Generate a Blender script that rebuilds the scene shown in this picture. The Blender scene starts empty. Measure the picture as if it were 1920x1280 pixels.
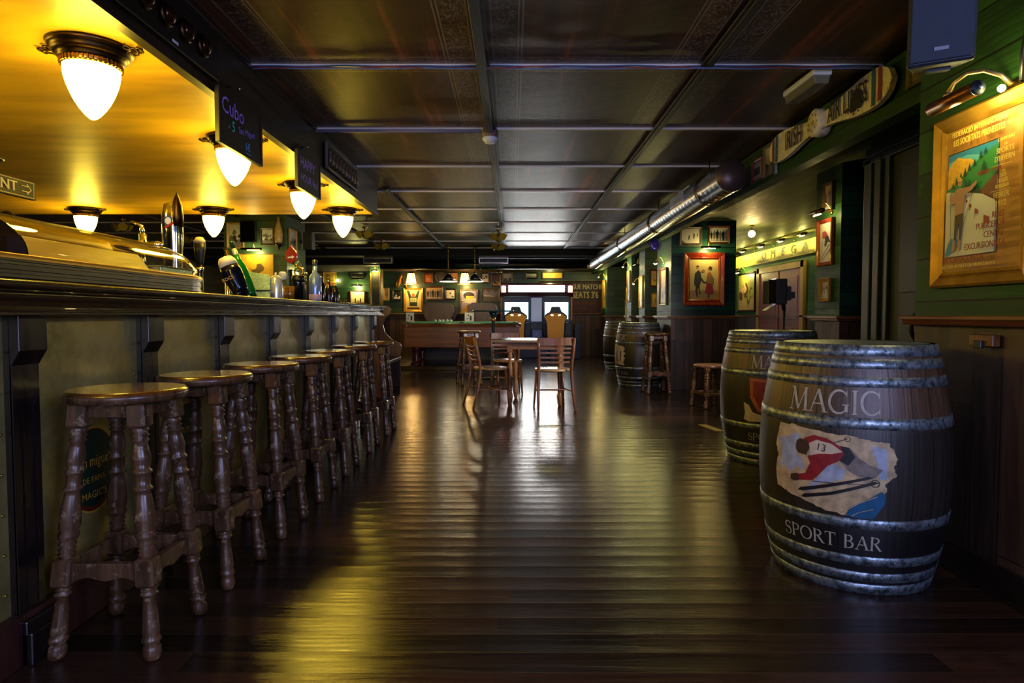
import bpy, bmesh, math, random
from mathutils import Vector, Matrix
from mathutils.geometry import tessellate_polygon

SC = bpy.context.scene
COL = SC.collection
PI = math.pi
random.seed(7)

# ------------------------------------------------------------------ camera, world, exposure
cam_d = bpy.data.cameras.new('camera')
cam_d.sensor_width = 36.0
cam_d.lens = 1180.0 / 1920.0 * 36.0
cam_d.clip_start = 0.05
cam = bpy.data.objects.new('camera', cam_d)
cam.location = (0.0, 0.0, 1.05)
cam.rotation_euler = (PI / 2 - math.atan(49.0 / 1180.0), 0.0, 0.0)
COL.objects.link(cam)
SC.camera = cam

world = bpy.data.worlds.new('world')
SC.world = world
world.use_nodes = True
world.node_tree.nodes['Background'].inputs[0].default_value = (0.5, 0.55, 0.8, 1)
world.node_tree.nodes['Background'].inputs[1].default_value = 0.02
SC.view_settings.view_transform = 'Standard'
SC.view_settings.look = 'None'
SC.view_settings.exposure = 1.12
SC.view_settings.gamma = 1.0
SC.view_settings.use_curve_mapping = False
SC.cycles.use_denoising = True
SC.cycles.max_bounces = 8
SC.cycles.sample_clamp_indirect = 4.0
SC.cycles.caustics_reflective = False
SC.cycles.caustics_refractive = False


def light(name, kind, loc, energy, color=(1, 1, 1), size=0.05, rot=None, parent=None, size_y=None, spread=None, aim=None):
    l = bpy.data.lights.new(name, kind)
    l.energy = energy
    l.color = color
    if kind == 'AREA':
        l.size = size
        if size_y:
            l.shape = 'RECTANGLE'
            l.size_y = size_y
        if spread:
            l.spread = spread
    else:
        l.shadow_soft_size = size
        if kind == 'SPOT' and spread:
            l.spot_size = spread
            l.spot_blend = 0.6
    o = bpy.data.objects.new(name, l)
    o.location = loc
    if aim is not None:
        o.rotation_euler = (Vector(aim) - Vector(loc)).to_track_quat('-Z', 'Y').to_euler()
    elif rot:
        o.rotation_euler = rot
    COL.objects.link(o)
    if parent:
        o.parent = parent
    return o


# added cool side and rear lights, with an unseen made-up window and entrance
light('added_side_light', 'AREA', (1.74, -0.45, 1.55), 52, (0.42, 0.52, 1.0), 1.5, size_y=0.95, aim=(0.1, 1.9, 0.7))
light('added_rear_fill', 'AREA', (-0.2, -2.85, 1.5), 42, (0.54, 0.58, 1.0), 2.2, size_y=1.6, aim=(0.0, 3.0, 0.9))

# ------------------------------------------------------------------ colours and materials


def lin(c):
    return c / 12.92 if c <= 0.04045 else ((c + 0.055) / 1.055) ** 2.4


def rgb(h):
    h = h.lstrip('#')
    return tuple(lin(int(h[i:i + 2], 16) / 255.0) for i in (0, 2, 4)) + (1.0,)


MATS = {}


def new_mat(name):
    m = bpy.data.materials.new(name)
    m.use_nodes = True
    MATS[name] = m
    nt = m.node_tree
    return m, nt, nt.nodes['Principled BSDF']


def N(nt, t, **kw):
    n = nt.nodes.new(t)
    for k, v in kw.items():
        if k.startswith('i_'):
            key = k[2:]
            key = int(key) if key.isdigit() else key.replace('_', ' ')
            n.inputs[key].default_value = v
        else:
            setattr(n, k, v)
    return n


def ramp(nt, fac, stops):
    r = nt.nodes.new('ShaderNodeValToRGB')
    e = r.color_ramp.elements
    while len(e) < len(stops):
        e.new(0.5)
    for k, (p, c) in enumerate(stops):
        e[k].position = p
        e[k].color = c
    nt.links.new(fac, r.inputs['Fac'])
    return r


def math_n(nt, op, a, b=None, clamp=False):
    n = nt.nodes.new('ShaderNodeMath')
    n.operation = op
    n.use_clamp = clamp
    for k, v in enumerate((a, b)):
        if v is None:
            continue
        if isinstance(v, (int, float)):
            n.inputs[k].default_value = v
        else:
            nt.links.new(v, n.inputs[k])
    return n.outputs[0]


def mix_c(nt, fac, a, b, mode='MIX'):
    n = nt.nodes.new('ShaderNodeMix')
    n.data_type = 'RGBA'
    n.blend_type = mode
    for idx, v in ((0, fac), (6, a), (7, b)):
        if isinstance(v, (int, float)):
            n.inputs[idx].default_value = v
        elif isinstance(v, tuple):
            n.inputs[idx].default_value = v
        else:
            nt.links.new(v, n.inputs[idx])
    return n.outputs[2]


def flat(name, col, rough=0.5, metal=0.0, var=0.0, bump=0.0, scale=20.0, coat=0.0, trans=0.0, ior=1.45):
    if name in MATS:
        return MATS[name]
    m, nt, b = new_mat(name)
    c = rgb(col) if isinstance(col, str) else col
    b.inputs['Base Color'].default_value = c
    b.inputs['Roughness'].default_value = rough
    b.inputs['Metallic'].default_value = metal
    b.inputs['Coat Weight'].default_value = coat
    b.inputs['Transmission Weight'].default_value = trans
    b.inputs['IOR'].default_value = ior
    if var or bump:
        tc = N(nt, 'ShaderNodeTexCoord')
        no = N(nt, 'ShaderNodeTexNoise', i_Scale=scale, i_Detail=5.0)
        nt.links.new(tc.outputs['Object'], no.inputs['Vector'])
        if var:
            d = tuple(x * (1 - var) for x in c[:3]) + (1,)
            l = tuple(min(1, x * (1 + var)) for x in c[:3]) + (1,)
            r = ramp(nt, no.outputs[0], [(0.3, d), (0.7, l)])
            nt.links.new(r.outputs[0], b.inputs['Base Color'])
        if bump:
            bp = N(nt, 'ShaderNodeBump', i_Strength=bump, i_Distance=0.01)
            nt.links.new(no.outputs[0], bp.inputs['Height'])
            nt.links.new(bp.outputs[0], b.inputs['Normal'])
    return m


def emis(name, col, strength):
    if name in MATS:
        return MATS[name]
    m, nt, b = new_mat(name)
    c = rgb(col) if isinstance(col, str) else col
    b.inputs['Base Color'].default_value = (0.5, 0.5, 0.5, 1)
    b.inputs['Emission Color'].default_value = c
    b.inputs['Emission Strength'].default_value = strength
    return m


def wood(name, dark, light_, axis='Z', scale=6.0, rough=0.4, stretch=14.0, bump=0.15, coat=0.0, wear=None):
    if name in MATS:
        return MATS[name]
    m, nt, b = new_mat(name)
    tc = N(nt, 'ShaderNodeTexCoord')
    mp = N(nt, 'ShaderNodeMapping')
    s = [scale * stretch / 4] * 3
    s['XYZ'.index(axis)] = scale / 4
    mp.inputs['Scale'].default_value = s
    nt.links.new(tc.outputs['Object'], mp.inputs['Vector'])
    no = N(nt, 'ShaderNodeTexNoise', i_Scale=1.0, i_Detail=6.0, i_Roughness=0.6, i_Distortion=0.6)
    nt.links.new(mp.outputs[0], no.inputs['Vector'])
    r = ramp(nt, no.outputs[0], [(0.3, rgb(dark)), (0.7, rgb(light_))])
    colour = r.outputs[0]
    if wear:
        n2 = N(nt, 'ShaderNodeTexNoise', i_Scale=22.0, i_Detail=8.0, i_Roughness=0.78)
        nt.links.new(tc.outputs['Object'], n2.inputs['Vector'])
        r2 = ramp(nt, n2.outputs[0], [(0.55, (0, 0, 0, 1)), (0.68, (1, 1, 1, 1))])
        colour = mix_c(nt, r2.outputs[0], colour, rgb(wear))
    nt.links.new(colour, b.inputs['Base Color'])
    rr = ramp(nt, no.outputs[0], [(0.3, (rough * 0.8,) * 3 + (1,)), (0.7, (min(1, rough * 1.25),) * 3 + (1,))])
    nt.links.new(rr.outputs[0], b.inputs['Roughness'])
    b.inputs['Coat Weight'].default_value = coat
    bp = N(nt, 'ShaderNodeBump', i_Strength=bump, i_Distance=0.004)
    nt.links.new(no.outputs[0], bp.inputs['Height'])
    nt.links.new(bp.outputs[0], b.inputs['Normal'])
    return m


def planks(name, c1, c2, gap, along, across, width, length, rough=0.5, bump=0.4, patch=None, grain=0.35, cup=0.0, gapw=0.004, gr_scale=3.0, patch_lo=0.55, spec=0.5, gfine=16):
    """boards: `along` and `across` name world axes"""
    m, nt, b = new_mat(name)
    tc = N(nt, 'ShaderNodeTexCoord')
    sp = N(nt, 'ShaderNodeSeparateXYZ')
    nt.links.new(tc.outputs['Object'], sp.inputs[0])
    A, C = sp.outputs['XYZ'.index(along)], sp.outputs['XYZ'.index(across)]
    row = math_n(nt, 'DIVIDE', C, width)
    rid = math_n(nt, 'FLOOR', row)
    fr = math_n(nt, 'FRACT', row)
    wn = N(nt, 'ShaderNodeTexWhiteNoise', noise_dimensions='1D')
    nt.links.new(rid, wn.inputs['W'])
    off = math_n(nt, 'MULTIPLY', wn.outputs['Value'], length)
    a2 = math_n(nt, 'DIVIDE', math_n(nt, 'ADD', A, off), length)
    aid, af = math_n(nt, 'FLOOR', a2), math_n(nt, 'FRACT', a2)
    cx = N(nt, 'ShaderNodeCombineXYZ')
    nt.links.new(rid, cx.inputs[0])
    nt.links.new(aid, cx.inputs[1])
    w2 = N(nt, 'ShaderNodeTexWhiteNoise', noise_dimensions='2D')
    nt.links.new(cx.outputs[0], w2.inputs['Vector'])
    # gaps
    e = math_n(nt, 'MINIMUM', fr, math_n(nt, 'SUBTRACT', 1.0, fr))
    g1 = math_n(nt, 'LESS_THAN', e, gapw / width)
    e2 = math_n(nt, 'MINIMUM', af, math_n(nt, 'SUBTRACT', 1.0, af))
    g2 = math_n(nt, 'LESS_THAN', e2, gapw * 0.6 / length)
    g = math_n(nt, 'MAXIMUM', g1, g2)
    # grain
    cv = N(nt, 'ShaderNodeCombineXYZ')
    nt.links.new(math_n(nt, 'MULTIPLY', A, gr_scale), cv.inputs[0])
    nt.links.new(math_n(nt, 'MULTIPLY', C, gr_scale * gfine), cv.inputs[1])
    nt.links.new(math_n(nt, 'MULTIPLY', w2.outputs['Value'], 37.0), cv.inputs[2])
    no = N(nt, 'ShaderNodeTexNoise', i_Scale=1.0, i_Detail=7.0, i_Roughness=0.65, i_Distortion=0.8)
    nt.links.new(cv.outputs[0], no.inputs['Vector'])
    f = math_n(nt, 'ADD', math_n(nt, 'MULTIPLY', no.outputs[0], 1.0), math_n(nt, 'MULTIPLY', math_n(nt, 'SUBTRACT', w2.outputs['Value'], 0.5), 0.7))
    r = ramp(nt, f, [(0.25, rgb(c1)), (0.85, rgb(c2))])
    colour = r.outputs[0]
    if patch:
        n3 = N(nt, 'ShaderNodeTexNoise', i_Scale=2.2, i_Detail=9.0, i_Roughness=0.72)
        nt.links.new(tc.outputs['Object'], n3.inputs['Vector'])
        r3 = ramp(nt, n3.outputs[0], [(patch_lo, (0, 0, 0, 1)), (patch_lo + 0.12, (1, 1, 1, 1))])
        colour = mix_c(nt, r3.outputs[0], colour, rgb(patch))
    colour = mix_c(nt, g, colour, rgb(gap))
    nt.links.new(colour, b.inputs['Base Color'])
    rr = ramp(nt, no.outputs[0], [(0.3, (rough * 0.75,) * 3 + (1,)), (0.7, (min(1, rough * 1.3),) * 3 + (1,))])
    nt.links.new(rr.outputs[0], b.inputs['Roughness'])
    b.inputs['Specular IOR Level'].default_value = spec
    h = math_n(nt, 'SUBTRACT', math_n(nt, 'MULTIPLY', no.outputs[0], grain), math_n(nt, 'MULTIPLY', g, 1.2))
    if cup:
        cc = math_n(nt, 'MULTIPLY', math_n(nt, 'POWER', math_n(nt, 'SUBTRACT', fr, 0.5), 2.0), cup)
        h = math_n(nt, 'ADD', h, cc)
        tl = math_n(nt, 'MULTIPLY', math_n(nt, 'MULTIPLY', fr, math_n(nt, 'SUBTRACT', w2.outputs['Value'], 0.5)), cup * 0.5)
        h = math_n(nt, 'ADD', h, tl)
    bp = N(nt, 'ShaderNodeBump', i_Strength=bump, i_Distance=0.006)
    nt.links.new(h, bp.inputs['Height'])
    nt.links.new(bp.outputs[0], b.inputs['Normal'])
    return m


def thin_glass(name, tint=(1, 1, 1, 1), rough=0.02, ior=1.45):
    m, nt, b = new_mat(name)
    nt.nodes.remove(b)
    out = nt.nodes['Material Output']
    tr = N(nt, 'ShaderNodeBsdfTransparent')
    tr.inputs[0].default_value = tint
    gl = N(nt, 'ShaderNodeBsdfGlossy')
    gl.inputs['Roughness'].default_value = rough
    lw = N(nt, 'ShaderNodeLayerWeight', i_Blend=0.5)
    k = math_n(nt, 'ADD', math_n(nt, 'MULTIPLY', math_n(nt, 'POWER', lw.outputs['Facing'], 4.0), 0.9), 0.05)
    mx = N(nt, 'ShaderNodeMixShader')
    nt.links.new(k, mx.inputs[0])
    nt.links.new(tr.outputs[0], mx.inputs[1])
    nt.links.new(gl.outputs[0], mx.inputs[2])
    nt.links.new(mx.outputs[0], out.inputs[0])
    return m


# ------------------------------------------------------------------ mesh builder


class MB:
    def __init__(s):
        s.v, s.f, s.mi, s.sm = [], [], [], []
        s.m = 0

    def add(s, vs, fs, smooth=False, M=None):
        n = len(s.v)
        for p in vs:
            p = Vector(p)
            s.v.append(tuple(M @ p) if M else tuple(p))
        for f in fs:
            s.f.append(tuple(i + n for i in f))
            s.mi.append(s.m)
            s.sm.append(smooth)
        return s

    def box(s, x0, x1, y0, y1, z0, z1, M=None):
        v = [(x, y, z) for z in (z0, z1) for y in (y0, y1) for x in (x0, x1)]
        return s.add(v, [(0, 2, 3, 1), (4, 5, 7, 6), (0, 1, 5, 4), (2, 6, 7, 3), (0, 4, 6, 2), (1, 3, 7, 5)], False, M)

    def cbox(s, c, d, M=None):
        return s.box(c[0] - d[0] / 2, c[0] + d[0] / 2, c[1] - d[1] / 2, c[1] + d[1] / 2, c[2] - d[2] / 2, c[2] + d[2] / 2, M)

    def lathe(s, prof, n=20, M=None, smooth=True, a0=0.0, a1=2 * PI, sx=1.0, sy=1.0):
        """prof [(r,z)]"""
        full = abs(a1 - a0 - 2 * PI) < 1e-6
        k = n if full else n + 1
        v = []
        for r, z in prof:
            for i in range(k):
                a = a0 + (a1 - a0) * i / n
                v.append((r * math.cos(a) * sx, r * math.sin(a) * sy, z))
        f = []
        for j in range(len(prof) - 1):
            for i in range(n):
                i2 = (i + 1) % k
                f.append((j * k + i, j * k + i2, (j + 1) * k + i2, (j + 1) * k + i))
        s.add(v, f, smooth, M)
        if full:
            for j, rev in ((0, True), (len(prof) - 1, False)):
                if prof[j][0] > 1e-5:
                    ring = [(prof[j][0] * math.cos(2 * PI * i / n) * sx, prof[j][0] * math.sin(2 * PI * i / n) * sy, prof[j][1]) for i in range(n)]
                    s.add(ring, [tuple(reversed(range(n))) if rev else tuple(range(n))], False, M)
        return s

    def cyl(s, p0, p1, r, n=14, r2=None, smooth=True):
        p0, p1 = Vector(p0), Vector(p1)
        d = p1 - p0
        M = Matrix.Translation(p0) @ d.to_track_quat('Z', 'Y').to_matrix().to_4x4()
        return s.lathe([(r, 0), (r if r2 is None else r2, d.length)], n, M, smooth)

    def tube(s, pts, r, n=8, closed=False):
        pts = [Vector(p) for p in pts]
        k = len(pts)
        rr = r if isinstance(r, (list, tuple)) else [r] * k
        v = []
        prev = None
        for i, p in enumerate(pts):
            if closed:
                t = pts[(i + 1) % k] - pts[i - 1]
            else:
                t = pts[min(i + 1, k - 1)] - pts[max(i - 1, 0)]
            t.normalize()
            if prev is None:
                up = Vector((0, 0, 1)) if abs(t.z) < 0.9 else Vector((1, 0, 0))
                x = t.cross(up).normalized()
            else:
                x = (prev - t * prev.dot(t)).normalized()
            prev = x
            y = t.cross(x)
            for j in range(n):
                a = 2 * PI * j / n
                v.append(p + (x * math.cos(a) + y * math.sin(a)) * rr[i])
        f = []
        for i in range(k if closed else k - 1):
            i2 = (i + 1) % k
            for j in range(n):
                j2 = (j + 1) % n
                f.append((i * n + j, i * n + j2, i2 * n + j2, i2 * n + j))
        if not closed:
            f.append(tuple(reversed(range(n))))
            f.append(tuple((k - 1) * n + j for j in range(n)))
        return s.add(v, f, True)

    def prism(s, poly, a, b, axis='Y', smooth=False, M=None):
        """extrude a 2D outline (two remaining axes in order) between a and b along axis"""
        def P(u, w, t):
            if axis == 'Y':
                return (u, t, w)
            if axis == 'X':
                return (t, u, w)
            return (u, w, t)
        n = len(poly)
        v = [P(u, w, a) for u, w in poly] + [P(u, w, b) for u, w in poly]
        tr = tessellate_polygon([[Vector((u, w, 0)) for u, w in poly]])
        f = [tuple(t) for t in tr] + [tuple(reversed([i + n for i in t])) for t in tr]
        s.add(v, f, False, M)
        s.add(v, [(i, (i + 1) % n, (i + 1) % n + n, i + n) for i in range(n)], smooth, M)
        return s

    def sphere(s, c, r, n=14, sz=1.0, sx=1.0, sy=1.0):
        prof = [(max(r * math.sin(PI * k / 10), 1e-6), -r * math.cos(PI * k / 10) * sz) for k in range(11)]
        return s.lathe(prof, n, Matrix.Translation(Vector(c)), True, sx=sx, sy=sy)

    def data(s, name, mats, fix=True, bev=0):
        me = bpy.data.meshes.new(name)
        me.from_pydata(s.v, [], s.f)
        for m in (mats if isinstance(mats, (list, tuple)) else [mats]):
            me.materials.append(m)
        me.polygons.foreach_set('material_index', s.mi)
        me.polygons.foreach_set('use_smooth', s.sm)
        if fix:
            bm = bmesh.new()
            bm.from_mesh(me)
            bmesh.ops.remove_doubles(bm, verts=bm.verts, dist=1e-5)
            bmesh.ops.recalc_face_normals(bm, faces=bm.faces)
            bm.to_mesh(me)
            bm.free()
        me.update()
        return me

    def build(s, name, mats, parent=None, bevel=0.0, fix=True, loc=None, seg=2):
        o = bpy.data.objects.new(name, s.data(name, mats, fix))
        COL.objects.link(o)
        if parent:
            o.parent = parent
        if loc:
            o.location = loc
        if bevel:
            mo = o.modifiers.new('bevel', 'BEVEL')
            mo.width = bevel
            mo.segments = seg
            mo.limit_method = 'ANGLE'
            mo.angle_limit = math.radians(40)
        return o


def tag(o, label=None, cat=None, group=None, kind=None):
    if label:
        o['label'] = label
    if cat:
        o['category'] = cat
    if group:
        o['group'] = group
    if kind:
        o['kind'] = kind
    return o


def thing(name, label, cat, loc=(0, 0, 0), rz=0.0, group=None):
    o = bpy.data.objects.new(name, None)
    o.empty_display_size = 0.1
    o.location = loc
    o.rotation_euler = (0, 0, rz)
    COL.objects.link(o)
    return tag(o, label, cat, group)


def struct(name, mb, m, label=None, **kw):
    o = mb.build(name, m, **kw)
    return tag(o, label=label, kind='structure')


def copy_tree(o, parent=None, label=None, loc=None, rz=None):
    c = o.copy()
    COL.objects.link(c)
    if parent:
        c.parent = parent
    if label:
        c['label'] = label
    if loc:
        c.location = loc
    if rz is not None:
        c.rotation_euler = (0, 0, rz)
    for ch in o.children:
        copy_tree(ch, c)
    return c


# ------------------------------------------------------------------ flat drawings (prints, signs, painted marks)


def text_polys(txt, size, font=None, spacing=1.0):
    cu = bpy.data.curves.new('t', 'FONT')
    cu.body = txt
    cu.size = size
    cu.align_x = 'CENTER'
    cu.align_y = 'CENTER'
    cu.space_character = spacing
    cu.resolution_u = 2
    ob = bpy.data.objects.new('t', cu)
    COL.objects.link(ob)
    dg = bpy.context.evaluated_depsgraph_get()
    me = bpy.data.meshes.new_from_object(ob.evaluated_get(dg))
    out = ([tuple(v.co[:2]) for v in me.vertices], [tuple(p.vertices) for p in me.polygons])
    bpy.data.objects.remove(ob)
    bpy.data.curves.remove(cu)
    bpy.data.meshes.remove(me)
    return out


class Art:
    """a painted sheet: shapes in (x, y) stacked a fraction of a millimetre apart, in one mesh"""

    def __init__(s, step=0.0004):
        s.b = MB()
        s.mats = []
        s.lay = 0
        s.step = step

    def mat(s, m):
        if m not in s.mats:
            s.mats.append(m)
        s.b.m = s.mats.index(m)

    def _put(s, pts, faces, m):
        s.mat(m)
        s.lay += 1
        y = -s.lay * s.step
        s.b.add([(p[0], y, p[1]) for p in pts], faces)
        return s

    def poly(s, pts, m):
        tr = tessellate_polygon([[Vector((p[0], p[1], 0)) for p in pts]])
        return s._put(pts, [tuple(t) for t in tr], m)

    def rect(s, x0, x1, y0, y1, m):
        return s._put([(x0, y0), (x1, y0), (x1, y1), (x0, y1)], [(0, 1, 2, 3)], m)

    def disc(s, x, y, r, m, ry=None, n=20):
        ry = ry or r
        return s._put([(x + r * math.cos(2 * PI * k / n), y + ry * math.sin(2 * PI * k / n)) for k in range(n)], [tuple(range(n))], m)

    def ring(s, x, y, r, w, m, n=20):
        v = [(x + q * math.cos(2 * PI * k / n), y + q * math.sin(2 * PI * k / n)) for q in (r - w / 2, r + w / 2) for k in range(n)]
        return s._put(v, [(k, (k + 1) % n, (k + 1) % n + n, k + n) for k in range(n)], m)

    def line(s, pts, w, m):
        v, f = ribbon(pts, w)
        return s._put(v, f, m)

    def text(s, t, x, y, size, m, sx=1.0, rot=0.0, spacing=1.0, bold=0.0):
        v, f = text_polys(t, size, spacing=spacing)
        c, sn = math.cos(rot), math.sin(rot)
        if bold:
            for q in (-1, 1, 2):
                s._put([(x + bold * q / 3 + (p[0] * sx) * c - p[1] * sn, y + (p[0] * sx) * sn + p[1] * c) for p in v], f, m)
        v = [(x + (p[0] * sx) * c - p[1] * sn, y + (p[0] * sx) * sn + p[1] * c) for p in v]
        return s._put(v, f, m)

    def serif(s, t, x, y, h, m, sx=1.0):
        v, f = serif_text(t, h, sx)
        return s._put([(p[0] + x, p[1] + y) for p in v], f, m)

    def person(s, x, y, h, m, head=None, lean=0.0, wide=1.0):
        w = h * 0.13 * wide
        s.poly([(x - w * .5, y), (x - w * .15, y), (x, y + h * .4), (x + w * .25, y), (x + w * .6, y), (x + w * .75 + lean, y + h * .5), (x + w * .9 + lean, y + h * .8), (x + w * .3 + lean, y + h * .85), (x - w * .3 + lean, y + h * .85), (x - w * .9 + lean, y + h * .8), (x - w * .75 + lean, y + h * .5)], m)
        s.disc(x + lean, y + h * .92, h * .07, head or m, n=10)
        return s

    def build(s, name, parent, y=0.0):
        for i in range(len(s.b.v)):
            p = s.b.v[i]
            s.b.v[i] = (p[0], p[1] + y, p[2])
        return s.b.build(name, s.mats, parent, fix=False)


def ribbon(pts, w):
    k = len(pts)
    ww = w if isinstance(w, (list, tuple)) else [w] * k
    v = []
    for i, p in enumerate(pts):
        a, b = pts[max(i - 1, 0)], pts[min(i + 1, k - 1)]
        dx, dy = b[0] - a[0], b[1] - a[1]
        L = math.hypot(dx, dy) or 1e-9
        nx, ny = -dy / L * ww[i] / 2, dx / L * ww[i] / 2
        v += [(p[0] + nx, p[1] + ny), (p[0] - nx, p[1] - ny)]
    return v, [(2 * i, 2 * i + 1, 2 * i + 3, 2 * i + 2) for i in range(k - 1)]


def _arc(cx, cy, rx, ry, a0, a1, n=14):
    return [(cx + rx * math.cos(math.radians(a0 + (a1 - a0) * k / n)), cy + ry * math.sin(math.radians(a0 + (a1 - a0) * k / n))) for k in range(n + 1)]


def _aw(n, lo, hi, ph=0.0):
    return [lo + (hi - lo) * abs(math.sin(PI * (k / n + ph))) for k in range(n + 1)]


def _ser(x, y, w=0.24):
    return ([(x - w / 2, y), (x + w / 2, y)], 0.045)


TK, TN = 0.13, 0.055
GL = {
    'M': (1.05, [([(.14, 0), (.2, 1)], TN), ([(.18, 1), (.53, .04)], TK), ([(.53, .04), (.86, 1)], TN), ([(.86, 1), (.92, 0)], TK), _ser(.13, 0), _ser(.92, 0, .28), _ser(.15, 1, .2), _ser(.88, 1, .2)]),
    'A': (0.92, [([(.13, 0), (.46, 1)], TN), ([(.46, 1), (.8, 0)], TK), ([(.25, .36), (.68, .36)], TN), _ser(.13, 0), _ser(.8, 0, .28)]),
    'G': (0.98, [(_arc(.5, .5, .42, .5, 40, 320), _aw(14, .05, .13)), ([(.83, .36), (.83, .08)], TK), ([(.83, .98), (.83, .74)], .045), _ser(.8, .38, .3)]),
    'I': (0.42, [([(.21, 0), (.21, 1)], TK), _ser(.21, 0), _ser(.21, 1)]),
    'C': (0.9, [(_arc(.5, .5, .42, .5, 42, 318), _aw(14, .05, .13)), ([(.83, .98), (.83, .72)], .045), ([(.83, .02), (.84, .25)], .045)]),
    'S': (0.64, [(_arc(.32, .74, .22, .24, 30, 250, 10) + _arc(.32, .26, .24, .26, 75, -150, 12), [.05, .05, .06, .07, .08, .09, .1, .1, .11, .12, .12, .13, .12, .11, .1, .09, .08, .08, .07, .06, .06, .05, .05, .05]), ([(.53, .98), (.53, .76)], .045), ([(.09, .02), (.09, .25)], .045)]),
    'P': (0.7, [([(.17, 0), (.17, 1)], TK), ([(.17, .97), (.36, .97)] + _arc(.36, .73, .25, .24, 90, -90, 8) + [(.17, .49)], [.05, .05] + _aw(8, .05, .12) + [.05]), _ser(.17, 0, .3), _ser(.14, 1, .16)]),
    'O': (1.0, [(_arc(.5, .5, .4, .49, 90, 450, 20), [.05 + .08 * abs(math.sin(2 * PI * k / 20)) for k in range(21)])]),
    'R': (0.84, [([(.17, 0), (.17, 1)], TK), ([(.17, .97), (.36, .97)] + _arc(.36, .75, .23, .22, 90, -90, 8) + [(.17, .53)], [.05, .05] + _aw(8, .05, .12) + [.05]), ([(.36, .53), (.74, 0)], TK), _ser(.17, 0), _ser(.76, 0, .2), _ser(.14, 1, .16)]),
    'T': (0.78, [([(.39, 0), (.39, 1)], TK), ([(.05, .97), (.73, .97)], TN), ([(.06, 1), (.06, .8)], .045), ([(.72, 1), (.72, .8)], .045), _ser(.39, 0, .3)]),
    'B': (0.76, [([(.17, 0), (.17, 1)], TK), ([(.17, .97), (.36, .97)] + _arc(.36, .76, .2, .21, 90, -90, 8) + [(.17, .53)], [.05, .05] + _aw(8, .05, .11) + [.05]), ([(.17, .53), (.38, .53)] + _arc(.38, .28, .25, .25, 90, -90, 8) + [(.17, .03)], [.05, .05] + _aw(8, .05, .13) + [.05]), _ser(.14, 1, .16), _ser(.14, 0, .16)]),
    ' ': (0.45, []),
}


def serif_text(t, h, sx=1.0):
    W = sum(GL[c][0] for c in t)
    x = -W / 2
    V, F = [], []
    for c in t:
        w, st = GL[c]
        for pts, wd in st:
            if len(pts) == 2:
                q = [(pts[0][0] + (pts[1][0] - pts[0][0]) * k / 4, pts[0][1] + (pts[1][1] - pts[0][1]) * k / 4) for k in range(5)]
                pts = q
                wd = wd if not isinstance(wd, (list, tuple)) else [wd[0] + (wd[1] - wd[0]) * k / 4 for k in range(5)]
            v, f = ribbon(pts, wd)
            n = len(V)
            V += [((p[0] + x) * h * sx, (p[1] - .5) * h) for p in v]
            F += [tuple(i + n for i in q) for q in f]
        x += w
    return V, F

# ------------------------------------------------------------------ shared materials
FLOOR = planks('floor_boards', '#130b08', '#38231a', '#33241a', 'X', 'Y', 0.113, 2.3, gapw=0.0045, rough=0.18, bump=0.5, patch='#23150f', grain=0.34, cup=1.5, gfine=26, gr_scale=2.2)
GREEN_Y = planks('green_boards_side', '#14320e', '#2a5619', '#020802', 'Y', 'Z', 0.185, 3.1, rough=0.55, spec=0.25, bump=0.35, patch='#447a2a', patch_lo=0.6, gapw=0.004)
GREEN_X = planks('green_boards_front', '#122a18', '#28452a', '#030805', 'X', 'Z', 0.125, 2.7, rough=0.42, bump=0.35, patch='#38583a', patch_lo=0.6, gapw=0.004)
TEAL_X = planks('teal_boards_front', '#082a24', '#17493f', '#020a09', 'X', 'Z', 0.125, 2.7, rough=0.35, bump=0.4, patch='#2a6258', patch_lo=0.58, gapw=0.004)
GREEN_C = planks('green_boards_overhead', '#1a3424', '#4e5630', '#030604', 'Y', 'X', 0.2, 3.3, rough=0.6, bump=0.3, patch='#6e6434', patch_lo=0.52, gapw=0.006)
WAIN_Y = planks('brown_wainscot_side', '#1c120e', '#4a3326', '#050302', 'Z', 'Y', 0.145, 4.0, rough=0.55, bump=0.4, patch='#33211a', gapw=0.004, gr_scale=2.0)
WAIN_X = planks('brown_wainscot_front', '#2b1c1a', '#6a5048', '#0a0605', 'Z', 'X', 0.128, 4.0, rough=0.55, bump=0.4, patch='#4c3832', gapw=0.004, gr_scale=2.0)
RAIL = wood('rail_wood', '#3a1c0c', '#7a4420', 'Y', 5, 0.35, coat=0.3)
RAILX = wood('rail_wood_cross', '#4a2c12', '#8a6030', 'X', 5, 0.4)
DARKW = wood('dark_stained_wood', '#0e0806', '#251711', 'Y', 5, 0.4)
DARKX = wood('dark_stained_wood_cross', '#0e0806', '#251711', 'X', 5, 0.4)
BARW = wood('bar_varnished_wood', '#1c0e08', '#34200f', 'Y', 3, 0.26, coat=0.5, bump=0.08)
BARB = wood('bar_black_brown_wood', '#0b0607', '#1c1012', 'Z', 5, 0.3, coat=0.3, bump=0.08)
BARR = wood('bar_red_brown_wood', '#2a1310', '#4a261c', 'Z', 5, 0.4)
STW = wood('stool_wood', '#2c1a0f', '#66462e', 'Z', 7, 0.28, wear='#a08868', bump=0.35)
SEATW = wood('stool_seat_wood', '#3d2108', '#6e4315', 'X', 7, 0.22, coat=0.6, bump=0.06)
CHW = wood('chair_wood', '#4a2a14', '#7d5030', 'Z', 7, 0.35)
TBW = wood('table_wood', '#5a3618', '#8a5c30', 'Z', 7, 0.4)
CHROME = flat('chrome', '#d8dade', 0.08, 1.0)
STEEL = flat('brushed_steel', '#a8acb2', 0.28, 1.0)
BRASS = flat('aged_brass', '#9c7a35', 0.3, 1.0, var=0.3)
BRASSD = flat('dark_bronze', '#4a3820', 0.35, 1.0, var=0.35)
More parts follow.
